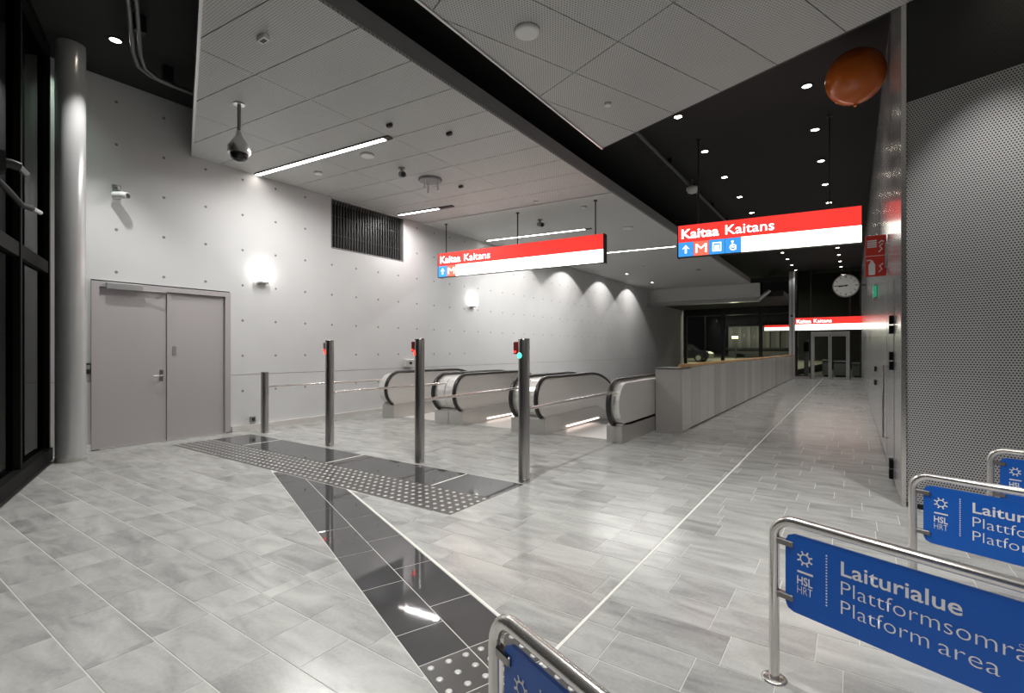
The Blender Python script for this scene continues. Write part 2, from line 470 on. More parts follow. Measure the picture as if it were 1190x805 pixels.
# ================================================================ LEFT WALL
wl = MB().box(WX-0.40, WX-0.03, 1.94, 2.42, -0.3, ZB).box(WX-0.40, WX-0.03, 4.34, 6.38, -0.3, ZB)
wl.box(WX-0.40, WX-0.03, 2.42, 4.34, 2.46, ZB).box(WX-0.40, WX-0.25, 2.42, 4.34, -0.3, 2.46)
wl.box(WX-0.40, WX-0.03, 6.38, 8.42, -0.3, 3.57).box(WX-0.40, WX-0.03, 8.42, 32.6, -9.0, ZB).box(WX-0.40, WX-0.35, 6.38, 8.42, 3.57, ZB)
wall_left = struct(wl.build('wall_left', CONC_GROOVE), 'pale grey concrete wall with rows of tie holes')
def cpanel(y0, y1, z0, z1):
    MB().box(WX-0.04, WX, y0, y1, z0, z1).build('concrete_panel', CONC, wall_left)
g = 0.004
cpanel(1.94, 2.42, 0.0, 1.0-g); cpanel(1.94, 2.42, 1.0+g, ZB)
cpanel(2.42, 4.34, 2.46, ZB)
cpanel(4.34, 6.38, 0.0, 1.0-g); cpanel(4.34, 6.38, 1.0+g, ZB)
cpanel(6.38, 8.42, 0.0, 1.0-g); cpanel(6.38, 8.42, 1.0+g, 3.57); cpanel(6.38, 8.42, 4.62, ZB)
cpanel(8.42, 32.6, -9.0, 1.0-g); cpanel(8.42, 32.6, 1.0+g, ZB)
hole_me = MB().lathe([(0.022,0),(0.022,0.0015),(0.016,0.003)], 0, 0, 0, 10).xf(Matrix.Rotation(R(90), 4, 'Y')).mesh('tie_hole')
hole_me.materials.append(HOLE)
hn = 0
for i in range(0, 34):
    y = 2.72+0.6135*i
    for j in range(-1, 8):
        z = 0.71+0.6285*j
        if z > 5.3: continue
        if 2.35 < y < 4.42 and z < 2.5: continue
        if 6.3 < y < 8.5 and z > 3.5: continue
        if y > 9 and z < 0.6: continue
        if y > 11 and j not in (2, 3, 4, 5): continue
        if hn >= 215: continue
        hn += 1
        link('tie_hole', hole_me, wall_left, (WX, y, z))
# kerb along the foot of the wall
struct(MB().box(WX, WX+0.05, 4.36, 8.9, 0.0, 0.10).build('baseboard_left', BRUSHED))
struct(MB().box(WX, WX+0.02, 2.12, 2.42, 0.0, 0.09).build('baseboard_left', WHITEP))

# double service door
d1 = bpy.data.objects.new('door_1', None); C.objects.link(d1); d1.location = (WX, 3.38, 0); struct(d1, 'mauve grey steel double door with closer')
fr = MB().box(-0.12, 0.03, -0.96, -0.87, 0, 2.44).box(-0.12, 0.03, 0.87, 0.96, 0, 2.44).box(-0.12, 0.03, -0.87, 0.87, 2.36, 2.44)
fr.build('door_frame', DOORP, d1)
lf = MB().bbox(-0.07, -0.015, -0.865, -0.006, 0.012, 2.355, 0.003).build('door_leaf', DOORP, d1)
lf2 = MB().bbox(-0.07, -0.015, 0.006, 0.865, 0.012, 2.355, 0.003).build('door_leaf', DOORP, d1)
MB().box(-0.016, 0.004, -0.004, 0.05, 0.012, 2.35).build('astragal', DOORP, lf2)
hd = MB().tube([(-0.015,-0.075,1.04),(0.05,-0.075,1.04),(0.055,-0.085,1.04),(0.055,-0.21,1.04)], 0.010, 10)
hd.build('handle', STEEL, lf)
MB().bbox(-0.018, -0.006, -0.10, -0.05, 0.96, 1.14, 0.004).build('lock_plate', DSTEEL, lf)
MB().box(-0.016, -0.008, 0.08, 0.13, 1.36, 1.50).build('name_plate', mat('grey_plate',(0.25,0.24,0.25),0.4,var=.05), lf2)
MB().box(-0.30, 0.03, -0.96, 0.96, -0.01, 0.012).build('threshold', STEEL, d1)
cl = MB().bbox(0.0, 0.075, -0.80, -0.34, 2.34, 2.43, 0.01).build('door_closer', ALU, d1)
MB().tube([(0.05,-0.36,2.345),(0.09,-0.10,2.345)], 0.010, 8).tube([(0.09,-0.10,2.345),(0.02,-0.02,2.345)], 0.010, 8).build('closer_arm', STEEL, cl)
# card reader and socket
t = thing('card_reader', 'small black card reader on the concrete beside the double door', 'card reader', (WX, 2.375, 1.10))
MB().bbox(0, 0.035, -0.04, 0.04, 0.0, 0.16, 0.008).build('reader_body', BLACK, t)
MB().box(0.034, 0.037, -0.028, 0.028, 0.07, 0.13).build('reader_face', GREYP, t)
t = thing('wall_socket', 'small grey socket low on the concrete wall near the short post', 'socket', (WX, 4.73, 0.14))
MB().bbox(0, 0.04, -0.05, 0.05, 0.0, 0.10, 0.008).build('socket_plate', GREYP, t)
MB().tube([(0.038,0,0.05),(0.043,0,0.05)], 0.03, 14).build('socket_hole', BLACK, t)

# ventilation grille high in the wall
t = thing('ventilation_grille', 'dark slatted ventilation grille high in the concrete wall', 'grille', (WX-0.33, 7.40, 3.58))
MB().box(0, 0.02, -1.0, 1.0, 0, 1.03).build('back_plate', DARKMET, t)
MB().box(0.0, 0.32, -1.015, -0.99, 0, 1.03).box(0.0, 0.32, 0.99, 1.015, 0, 1.03).box(0.0, 0.32, -0.99, 0.99, 0, 0.02).build('grille_frame', GREYP, t)
slat_me = MB().box(0, 0.03, -0.012, 0.012, 0, 1.02).mesh('slat'); slat_me.materials.append(mat('grille_slat', (0.06,0.06,0.062), 0.4, metal=0.4, var=0.1))
for i in range(27): link('slat', slat_me, t, (0.24, -0.95+i*0.0731, 0.005))
MB().box(0.225, 0.235, -0.98, 0.98, 0.30, 0.315).box(0.225, 0.235, -0.98, 0.98, 0.70, 0.715).build('cross_bar', GREYP, t)

# wall lamps
for y, lab in ((4.90, 'lit white box wall lamp beside the double door'), (11.0, 'lit white box wall lamp above the escalators')):
    t = thing('wall_lamp', lab, 'wall lamp', (WX, y, 2.66), group='wall lamps on the concrete wall')
    MB().bbox(0.0, 0.13, -0.15, 0.15, 0.035, 0.36, 0.012).build('lamp_glass', LAMPE, t)
    MB().box(0.0, 0.10, -0.09, 0.09, 0.0, 0.034).build('lamp_base', GREYP, t)
# wall mounted camera
t = thing('wall_camera', 'small white camera mounted on the concrete above the door', 'camera', (WX, 2.72, 3.66))
MB().box(0, 0.02, -0.05, 0.05, 0.02, 0.22).build('mount', GREYP, t)
MB().tube([(0.01,0,0.18),(0.10,0,0.18),(0.12,0,0.12)], 0.018, 10).build('arm', GREYP, t)
MB().tube([(0.06,-0.05,0.05),(0.15,0.02,0.05),(0.22,0.07,0.04)], [0.05,0.055,0.05], 14).build('camera_body', WHITEP, t)
MB().tube([(0.221,0.071,0.04),(0.226,0.074,0.04)], 0.036, 14).build('lens', BLACK, t)

# ================================================================ CEILINGS
bc = MB().box(-9.5, 6.0, -6.0, 30.5, ZB, ZB+0.25)
ceiling = struct(bc.build('ceiling', BLKCEIL), 'black upper ceiling with recessed downlights')
# left panel ceiling
fold_y = lambda x: 9.40+math.tan(R(4.7))*(x+4.1)
body = [(WX+0.01, -2), (-4.0, -2), (-4.0, 26.0), (WX+0.01, 26.0)]
body = clip(body, -NX, -NY, -0.14)
cl1 = struct(MB().prism(body, ZC+0.03, ZC+0.235).build('ceiling', SLABSIDE), 'lowered white panel ceiling over the ticket gates and escalators')
K = math.tan(R(4.7))
rows = [3.86+0.69*k for k in range(-4, 9)]
xs = [WX+0.012, -7.33, -5.69, -4.002]
for i in range(len(rows)-1):
    for j in range(3):
        a, b = xs[j]+0.004, xs[j+1]-0.004
        pl = [(a, rows[i]+0.006+K*(a+4.1)), (b, rows[i]+0.006+K*(b+4.1)), (b, rows[i+1]-0.006+K*(b+4.1)), (a, rows[i+1]-0.006+K*(a+4.1))]
        pl = clip(pl, -NX, -NY, -0.17)
        if area(pl) < 0.01: continue
        MB().prism(pl, ZC, ZC+0.028).build('ceiling_panel', PERF, cl1)
so_ = [(WX+0.012, rows[-1]+0.02+K*(WX+4.1)), (-4.002, rows[-1]+0.02), (-4.002, 26.0), (WX+0.012, 26.0)]
MB().prism(so_, ZC-0.012, ZC+0.028).build('plaster_soffit', PLASTER, cl1)
e0, e1 = None, None
pa, pb = ((WX+0.012), (0.155-NX*(WX+0.012))/NY), (-4.0, (0.155+NX*4.0)/NY)
def bar(p, q, w, z0, z1):
    dx, dy = q[0]-p[0], q[1]-p[1]; L = math.hypot(dx, dy); nx, ny = -dy/L*w/2, dx/L*w/2
    return MB().prism([(p[0]+nx,p[1]+ny),(p[0]-nx,p[1]-ny),(q[0]-nx,q[1]-ny),(q[0]+nx,q[1]+ny)][::-1], z0, z1)
bar(pa, pb, 0.03, ZC-0.015, ZC+0.06).build('edge_trim', ALU, cl1)
# near panel ceiling on the oblique grid
poly = [(-3.25, -5.5), (5.5, -5.5), (5.5, 9.0), (-3.25, 9.0)]
body2 = clip(poly, NX, NY, 5.53)
cl2 = struct(MB().prism(body2, ZC+0.03, ZC+0.30).build('ceiling', SLABSIDE), 'lowered perforated panel ceiling overhead at the near right')
scols = [-4.325+0.69*k for k in range(-4, 16)]
trows = [5.545-1.79*k for k in range(0, 6)]
for i in range(len(scols)-1):
    for j in range(len(trows)-1):
        a, b = scols[i]+0.005, scols[i+1]-0.005; t0, t1 = trows[j+1]+0.005, trows[j]-0.005
        pl = clip([D(a,t0), D(b,t0), D(b,t1), D(a,t1)], -1, 0, 3.24)
        pl = clip(pl, 1, 0, 5.5) if len(pl) > 2 else pl
        if area(pl) < 0.01: continue
        MB().prism(pl, ZC, ZC+0.028).build('ceiling_panel', PERF, cl2)
cn = (-3.25, (5.545+NX*3.25)/NY)
bar((-3.255, -5.4), (-3.255, cn[1]), 0.025, ZC-0.015, ZC+0.06).build('edge_trim', ALU, cl2)
bar((-3.255, cn[1]), (RX, (5.55-NX*RX)/NY), 0.02, ZC-0.004, ZC+0.06).build('edge_trim', DARKMET, cl2)
# end fascia over the escalator hall
tf = struct(MB().box(WX+0.01, -3.60, 25.9, 26.15, 3.85, ZC-0.02).build('trim_1', PLASTER), 'grey fascia closing the far end of the escalator hall')
MB().prism_yz([(25.55,3.72),(26.0,3.72),(26.0,3.95),(25.9,3.95)], WX+0.01, -3.60).build('fascia_ledge', ALU, tf)
MB().tube([(-3.62,25.8,3.80),(-3.15,25.8,4.20)], 0.09, 4).build('brace', ALU, tf)

# ---------------- ceiling strip lights
def strip_light(p, q, dark, lab, power=STRIP_W, m=DIFF, w=0.085):
    dx, dy = q[0]-p[0], q[1]-p[1]; L = math.hypot(dx, dy); a = math.atan2(dy, dx)
    t = thing('ceiling_strip_light', lab, 'strip light', (p[0], p[1], ZC), a, 'ceiling strip lights')
    MB().box(0, L+dark, -w/2-0.012, -w/2, -0.022, 0.0).box(0, L+dark, w/2, w/2+0.012, -0.022, 0.0).box(0, L+dark, -w/2, w/2, -0.006, 0.0).build('housing', DARKMET, t)
    MB().box(0.005, L, -w/2+0.001, w/2-0.001, -0.020, -0.007).build('diffuser', m, t)
    if dark: MB().box(L+0.005, L+dark, -w/2+0.001, w/2-0.001, -0.018, -0.007).build('end_plate', BLACK, t)
    if power: area_light('tube', t, (L/2+(0.45 if L > 2 else 0.1), 0, -0.030), (0,0,0), L-(0.95 if L > 2 else 0.22), w-0.015, power*L)
    return t
ST = R(5.2)
strip_light((-8.90, 4.78), (-5.80, 5.05), 0.12, 'longest bright ceiling strip light nearest the dome camera')
strip_light((-8.80, 8.10), (-7.66, 8.23), 0.40, 'short ceiling strip light beside the dark grille')
strip_light((-8.75, 11.46), (-5.80, 11.82), 0.20, 'ceiling strip light behind the left hanging sign')
strip_light((-8.0, 14.95), (-4.46, 15.35), 0.08, 'farthest ceiling strip light, between the two hanging signs')
# ---------------- black ceiling downlights
dl_ring = MB().lathe([(0.085,0.0),(0.085,-0.012),(0.065,-0.016),(0.062,-0.004)], 0, 0, 0, 20).mesh('ring'); dl_ring.materials.append(DARKMET)
dl_lens = MB().lathe([(0.060,-0.002),(0.060,-0.010),(0.035,-0.013)], 0, 0, 0, 20).mesh('lens'); dl_lens.materials.append(DOWNE)
def downlight(x, y, lab, power=DOWN_W, ang=100, z=ZB, grp='downlights in the black ceiling'):
    t = thing('downlight', lab, 'downlight', (x, y, z), 0, grp)
    link('ring', dl_ring, t); link('lens', dl_lens, t)
    spot_light('beam', t, (0, 0, -0.03), (0, 0, 0), power, ang, 0.6)
    return t
for i in range(12):
    y = 8.55+1.80*i
    downlight(-2.44+0.012*i, y, ORD[i]+' downlight of the row above the railing, from the near end')
    downlight(-0.56+0.012*i, y+0.1, ORD[i]+' downlight of the row above the corridor middle, from the near end')
downlight(-7.78, 2.35, 'lone downlight in the black ceiling above the double door', 290, 82)
# unseen downlights added to fill the near floor, plus the perforated wall's scallop spot
for x_, t_, pw, lab in ((-2.1, 1.15, NEAR_FILL_W, 'unseen added fill downlight in perforated ceiling above the black tile strip'), (0.2, 1.15, NEAR_FILL_W, 'unseen added fill downlight in perforated ceiling above the nearest barrier'),
                        (-2.1, -0.55, NEAR_FILL_W, 'unseen added fill downlight in perforated ceiling close to the facade, left'), (0.2, -0.55, NEAR_FILL_W, 'unseen added fill downlight in perforated ceiling close to the facade, right'),
                        (-1.15, 4.90, HEXL_W, 'downlight overhead in perforated ceiling close to the perforated wall'), (-3.62, 1.92, NEAR_FILL_W*4.1, 'unseen added fill downlight in perforated ceiling at its left edge before the ticket gates'), (1.3, 2.9, NEAR_FILL_W*0.6, 'unseen added fill downlight in perforated ceiling above the barriers')):
    x, y = D(x_, t_)
    downlight(x, y, lab, pw, 66 if pw == HEXL_W else 120, ZC, 'downlights in the perforated ceiling')
# wall washers in the soffit
for i, y in enumerate((13.3, 16.5, 19.8, 23.0)):
    t = downlight(WX+1.2, y, ORD[i]+' wall washer spot in the soffit along the concrete wall', 0, 80, ZC-0.012, 'wall washer spots')
    for c in list(t.children):
        if c.type == 'LIGHT': bpy.data.objects.remove(c)
    spot_light('beam', t, (0, 0, -0.03), (0, R(27), 0), WASH_W, 108, 0.12, (1,0.97,0.93))

# ================================================================ RIGHT SIDE WALLS
wr = MB().box(RX, RX+0.03, 5.84, 30.2, 0, ZB)
wall_right = struct(wr.build('wall_right', DARKMET), 'polished grey metal corridor wall')
yy = [5.82, 7.20, 8.45, 9.7, 11.0, 12.3, 13.6, 14.9, 16.2, 17.5, 18.8, 20.1, 21.4, 22.7, 24.0, 25.3, 26.6, 27.9, 29.0]
for i in range(len(yy)-1):
    MB().box(RX-0.025, RX+0.001, yy[i]+0.006, yy[i+1]-0.006, 0.03, ZB).build('metal_panel', WALLMET, wall_right)
# perforated wall on the oblique line
c0 = (RX, (5.55-NX*RX)/NY)
s0 = c0[0]*EX+c0[1]*EY
wp = bpy.data.objects.new('wall_front', None); C.objects.link(wp); struct(wp, 'grey perforated metal wall with fine round holes')
wp.location = (*D(s0, 5.55), 0); wp.rotation_euler = (0, 0, DA)
MB().box(0.0, 7.0, 0.03, 0.30, 0, ZB).build('wall_core', DARKMET, wp)
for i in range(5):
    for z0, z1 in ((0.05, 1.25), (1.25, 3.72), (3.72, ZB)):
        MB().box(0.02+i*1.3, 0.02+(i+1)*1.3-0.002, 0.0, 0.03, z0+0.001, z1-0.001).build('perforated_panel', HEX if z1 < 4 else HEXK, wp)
MB().box(-0.02, 0.018, -0.012, 0.05, 0, ZB).build('corner_trim', CHROME, wp)
# service door in the corridor wall
d3 = bpy.data.objects.new('door_3', None); C.objects.link(d3); d3.location = (RX-0.026, 7.30, 0); struct(d3, 'flush metal door with black hinges in corridor wall')
lf = MB().box(-0.006, 0.0, -0.60, 0.60, 0.02, 2.2).build('door_leaf', WALLMET, d3)
MB().box(-0.008, 0.0, 0.61, 0.66, 0.02, 2.22).build('door_frame', WALLMET, d3)
for z in (0.06, 0.175, 1.23, 1.335, 1.62, 1.725):
    MB().box(-0.042, -0.006, -0.62, -0.50, z, z+0.09).build('hinge', FACADE, lf)
MB().tube([(-0.006,0.45,1.25),(-0.05,0.45,1.25),(-0.05,0.45,0.35),(-0.006,0.45,0.35)], 0.010, 8).build('pull_handle', DSTEEL, lf)
t = thing('wall_plate', 'upper of two small black plates on the far corridor wall', 'plate', (RX-0.03, 11.4, 1.05)); MB().box(-0.03,0,-.15,.15,0,.09).build('plate', BLACK, t); MB().box(-.034,-.03,-.1,.1,.03,.06).build('button', STEEL, t)
t = thing('wall_plate', 'lower of two small black plates on the far corridor wall', 'plate', (RX-0.03, 11.4, 0.80)); MB().box(-0.03,0,-.15,.15,0,.09).build('plate', BLACK, t); MB().box(-.034,-.03,-.1,.1,.03,.06).build('button', STEEL, t)
# emergency exit sign
t = thing('exit_sign', 'small lit green sign on the corridor wall below the red fire sign', 'exit sign', (RX-0.03, 11.2, 2.38))
MB().box(-0.045, 0, -0.16, 0.16, 0, 0.24).build('sign_body', GREYP, t)
MB().box(-0.050, -0.044, -0.145, 0.145, 0.02, 0.22).box(-0.04, -0.005, -0.166, -0.159, 0.02, 0.22).build('sign_face', emit('exit_green', (0.05,0.55,0.32), 0.4), t)
MB().box(-0.053, -0.0495, -0.05, 0.10, 0.10, 0.14).build('arrow', INKW, t)
# fire equipment flag sign
t = thing('fire_equipment_sign', 'red flag sign with hose reel and extinguisher symbols on corridor wall', 'fire sign', (RX-0.03, 7.97, 2.40))
MB().bbox(-0.225, -0.005, -0.012, 0.012, 0.0, 0.53, 0.003).build('panel', REDS, t)
MB().box(-0.02, 0.0, -0.02, 0.02, 0.10, 0.43).build('bracket', ALU, t)
sy = MB()
for i in range(4): sy.box(-0.205, -0.105, -0.0145, -0.0125, 0.375+i*0.026, 0.392+i*0.026)
sy.build('hose_reel_symbol', INKW, t)
m = MB().tube([(-0.085,-0.0135,0.425),(-0.055,-0.0135,0.455),(-0.03,-0.0135,0.44)], 0.009, 6)
m.build('hose_symbol', INKW, t)
m = MB().lathe([(0.032,0),(0.036,0.02),(0.036,0.13),(0.018,0.16),(0.012,0.185)], 0, 0, 0, 12)
m.v = [(x-0.155, -0.0135+y*0.03, z+0.02) for x, y, z in m.v]; m.build('extinguisher_symbol', INKW, t)
MB().box(-0.21,-0.16,-0.0145,-0.0125,0.205,0.218).build('extinguisher_handle', INKW, t)
for z0 in (0.29, 0.03):
    MB().tube([(-0.085,-0.0135,z0+0.02),(-0.05,-0.0135,z0+0.06),(-0.075,-0.0135,z0+0.10),(-0.04,-0.0135,z0+0.13)], 0.008, 6).build('flame_symbol', INKW, t)
MB().box(-0.225, -0.005, -0.0142, -0.0122, 0.262, 0.268).build('divider', INKW, t)

# clock
t = thing('station_clock', 'round white station clock on a bracket in the far corridor', 'clock', (-0.16, 19.3, 3.51))
RY = Matrix.Rotation(R(90), 4, 'X')
MB().lathe([(0.345,-0.06),(0.365,-0.05),(0.365,0.05),(0.345,0.06)], 0, 0, 0, 36).xf(RY).build('case', DSTEEL, t)
MB().lathe([(0.338,0.055),(0.338,0.063)], 0, 0, 0, 36).xf(RY).build('dial', mat('clock_dial', (0.80,0.79,0.76), 0.4, var=0.02), t)
for k in range(12):
    a = R(30*k); b = MB().box(-0.012 if k % 3 == 0 else -0.007, 0.012 if k % 3 == 0 else 0.007, -0.066, -0.0635, 0.25, 0.32).xf(Matrix.Rotation(a, 4, 'Y'))
    b.build('hour_mark', INKK, t)
MB().box(-0.012,0.012,-0.070,-0.067,-0.06,0.29).xf(Matrix.Rotation(R(-90), 4, 'Y')).build('minute_hand', INKK, t)
MB().box(-0.018,0.018,-0.074,-0.071,-0.05,0.20).xf(Matrix.Rotation(R(-97), 4, 'Y')).build('hour_hand', INKK, t)
MB().lathe([(0.03,0.063),(0.03,0.078)], 0, 0, 0, 16).xf(RY).build('hub', INKK, t)
MB().tube([(0.36,0,0),(0.53,0,0)], 0.025, 10).build('bracket', DARKMET, t)

# orange balloon
t = thing('balloon', 'shiny orange round balloon floating under the black ceiling', 'balloon', (0.035, 7.68, 4.58))
BS = 1.16
bprof = [(0.0,0.0),(0.018,0.002)]+[(0.285*math.sin(R(a)), 0.30-0.285*math.cos(R(a))*(1.0 if a > 90 else 1.02)) for a in range(8, 180, 8)]+[(0.002,0.586)]
MB().lathe([(a*BS, b*BS) for a, b in bprof], 0, 0, 0, 32).build('balloon_skin', ORANGE, t)
MB().lathe([(0.02,-0.03),(0.012,-0.01),(0.02,0.012)], 0, 0, 0, 12).build('knot', ORANGE, t)

# ================================================================ RAILING BESIDE THE ESCALATORS
t = thing('railing', 'grey metal clad railing with oak handrail along the corridor', 'railing', (-2.43, 8.76, 0))
MB().box(-0.10, -0.021, 0.56, 20.1, 0, 1.12).build('core', DARKMET, t)
py = 0.0; k = 0
while py < 19.9:
    w = 0.62 if k < 2 else 0.60
    m = MB().bbox(-0.02, 0.0, py+0.008, min(py+w, 20.1)-0.008, 0.03, 1.12, 0.004); m.build('cladding_panel', CLAD, t)
    py += w; k += 1
MB().bbox(-0.47, -0.021, 0.0, 0.55, 0.0, 1.10, 0.003).build('end_cabinet', CLAD, t)
MB().bbox(-0.48, 0.005, -0.004, 0.56, 1.10, 1.125, 0.004).build('cabinet_top', DSTEEL, t)
MB().tube([(-0.03, -0.03, 1.165), (-0.03, 20.1, 1.165)], 0.032, 12).build('oak_handrail', WOOD, t)
for i in range(11): MB().box(-0.045, -0.015, 0.6+i*1.85, 0.63+i*1.85, 1.12, 1.15).build('handrail_bracket', DSTEEL, t)

# ================================================================ ESCALATORS
RN = 0.37; ZN = 0.60; YN = 7.43           # newel radius and centre
YT = 9.75                                  # where the descent starts
def profile(r, n=14, ext=6.0):
    """side outline (y,z) of balustrade: newel arc then top then the 30 degree descent"""
    pts = [(YN+0.05, ZN-r)]
    for i in range(n+1):
        a = R(270-180*i/n)
        pts.append((YN+r*math.cos(a), ZN+r*math.sin(a)))
    z = ZN+r
    pts.append((YT-0.6, z))
    for i in range(1, 7):
        a = R(30*i/6); pts.append((YT-0.6+2.0*math.sin(a), z-2.0*(1-math.cos(a))))
    ye, ze = pts[-1]
    pts.append((ye+ext*math.cos(R(30)), ze-ext*math.sin(R(30))))
    return pts
def lower(h0, ext=6.0):
    """bottom edge, returned from far to near"""
    ye, ze = YT+0.4+ext*0.866, h0-0.27-ext*0.5
    return [(ye, ze), (YT+0.4, h0-0.27), (YT-0.4, h0), (YN+0.05, h0)]
def escalator(xl, xr, outl, outr, lab, lights):
    cx = (xl+xr)/2
    t = thing('escalator', lab, 'escalator', (cx, YN-0.2, 0), 0, 'escalators going down')
    P = Matrix.Translation((-cx, -(YN-0.2), 0))
    for s, xh, xo in ((-1, xl, outl), (1, xr, outr)):
        xi = xh-s*0.03                                # inner face of balustrade
        a, b = sorted((xi, xo))
        bp = profile(RN-0.04)+lower(0.26)
        bal = MB().prism_yz(bp, a, b); bal.xf(P).build('balustrade', BRUSHED, t)
        # rounded steel newel sheet between handrail and joint
        a2, b2 = sorted((xh, xo))
        hp = profile(RN)[1:]
        MB().tube([(xh, y, z) for y, z in hp], 0.042, 10, True, 0.026).xf(P).build('handrail', RUBBER, t)
        gp = profile(RN-0.03)[1:]
        MB().tube([(xh, y, z) for y, z in gp], 0.022, 8).xf(P).build('handrail_guide', CHROME, t)
        # skirt and deck
        xs_ = xh-s*0.09
        a3, b3 = sorted((xs_, xo))
        sk = [(YN-0.22,0.0),(YN-0.22,0.26),(YN-0.17,0.30),(YT-0.4,0.30),(YT+0.4,0.03),(YT+0.4+5.2,0.03-3.0),(YT+0.4+5.2,-3.6),(YT-0.3,-0.28),(YT-0.3,0.0)]
        MB().prism_yz(sk, a3, b3).xf(P).build('skirt_deck', STEEL, t)
        if lights and s == -1:
            MB().bbox(xs_, xs_+0.02, 7.98, 9.35, 0.045, 0.068, 0.004).xf(P).build('skirting_light', SKIRTE, t)
    il, ir = xl+0.095, xr-0.095
    MB().box(il, ir, 7.45, 8.88, -0.003, 0.004).xf(P).build('landing_plate', BRUSHED, t)
    cb = MB()
    nt_ = 24
    for i in range(nt_):
        x = il+(ir-il)*(i+0.25)/nt_; cb.box(x, x+(ir-il)/nt_*0.5, 8.88, 9.0, -0.02, 0.006)
    cb.xf(P).build('comb', ALU, t)
    st = MB()
    for i in range(12): st.box(il+(ir-il)*i/12.0, il+(ir-il)*(i+0.6)/12.0, -0.2, 0.2, -0.01, 0)
    st.box(il, ir, -0.2, 0.2, -0.24, -0.01)
    sme = st.xf(Matrix.Translation((-cx, 0, 0))).mesh('step'); sme.materials.append(GREYP)
    zz = -0.01
    for i in range(10):
        zz -= (0.0, 0.0, 0.06, 0.16, 0.2, 0.2, 0.2, 0.2, 0.2, 0.2)[i]
        link('step', sme, t, (0, 9.2+0.4*i-(YN-0.2), zz))
    return t
escalator(-8.07, -6.72, -8.34, -6.455, 'escalator nearest the concrete wall, left of the three', False)
escalator(-6.18, -4.88, -6.445, -4.63, 'middle escalator between the other two', True)
escalator(-4.37, -3.07, -4.62, -2.91, 'escalator beside the clad railing, right of the three', True)
# sloping pit below the escalators
pit = struct(MB().prism_yz([(8.9,-0.30),(9.3,-0.45),(26.0,-9.4),(26.0,-9.8),(8.9,-0.8)], WX, -2.55).build('floor', mat('pit_concrete',(0.2,0.2,0.2),0.8,var=.1)), 'dark sloping pit under the escalators')
struct(MB().box(-2.85, -2.55, 8.9, 26.0, -9.5, -0.3).build('wall_pit', CONC))
# control box on the wall beside the first escalator
t = thing('control_box', 'small grey control box on the wall above the left escalator', 'box', (WX, 8.55, 1.03))
MB().bbox(0, 0.10, -0.15, 0.15, 0, 0.18, 0.01).build('case', BRUSHED, t)
MB().box(0.10, 0.104, -0.04, 0.04, 0.06, 0.12).build('key_switch', BLACK, t)

# ================================================================ TICKET POSTS
def post(x, y, h, lab, rail_x, rail_end, reader, led, lamp_left):
    t = thing('ticket_post', lab, 'post', (x, y, 0), 0, 'steel posts of the ticket line')
    MB().lathe([(0.063,0.0),(0.063,h-0.01),(0.060,h)], 0, 0, 0, 24).build('post_tube', POSTM, t)
    MB().lathe([(0.066,0.0),(0.066,0.035),(0.063,0.04)], 0, 0, 0, 24).build('base_ring', CHROME, t)
    MB().lathe([(0.064,h),(0.064,h+0.012),(0.05,h+0.016)], 0, 0, 0, 24).build('cap', DSTEEL, t)
    zr = 0.80
    MB().tube([(0.02, 0.05, zr), (rail_x-x, rail_end-y, zr)], 0.019, 12).build('rail', CHROME, t)
    MB().lathe([(0.03,0),(0.03,0.02)], 0, 0, 0, 14).xf(Matrix.Translation((0.0,0.075,zr)) @ Matrix.Rotation(R(-90),4,'X')).build('rail_collar', STEEL, t)
    th = R(20)
    if led:
        M = Matrix.Rotation(R(30), 4, 'Z')
        b = MB().lathe([(0.030,0),(0.030,0.010),(0.022,0.018)], 0, 0, 0, 16).xf(Matrix.Translation((0,-0.058,h-0.17)) @ Matrix.Rotation(R(90),4,'X')).xf(Matrix.Rotation(R(-18 if led is LEDG else -40),4,'Z'))
        b.build('signal_lamp', led, t)
    if reader:
        b = MB().bbox(-0.125, -0.045, -0.03, 0.03, h-0.155, h-0.02, 0.008); rb = b.build('card_reader', mat('reader_red',(0.16,0.02,0.025),0.35,var=.1) if reader == 2 else GREYP, t)
        MB().box(-0.112, -0.085, -0.034, -0.029, h-0.14, h-0.12).build('reader_light', LEDR, rb)
    return t
post(-8.42, 4.66, 1.045, 'short steel post beside the concrete wall', -8.33, 7.15, 0, None, 0)
post(-6.50, 4.60, 1.575, 'tall steel ticket post with red lamp, nearest the short post', -6.47, 7.15, 1, LEDR, 0)
post(-4.57, 4.56, 1.575, 'tall steel ticket post with red lamp and red reader, in front of middle escalator', -4.62, 7.15, 2, LEDR, 0)
post(-2.96, 4.54, 1.555, 'tall steel ticket post with green lamp, nearest the corridor', -2.98, 7.15, 2, LEDG, 0)

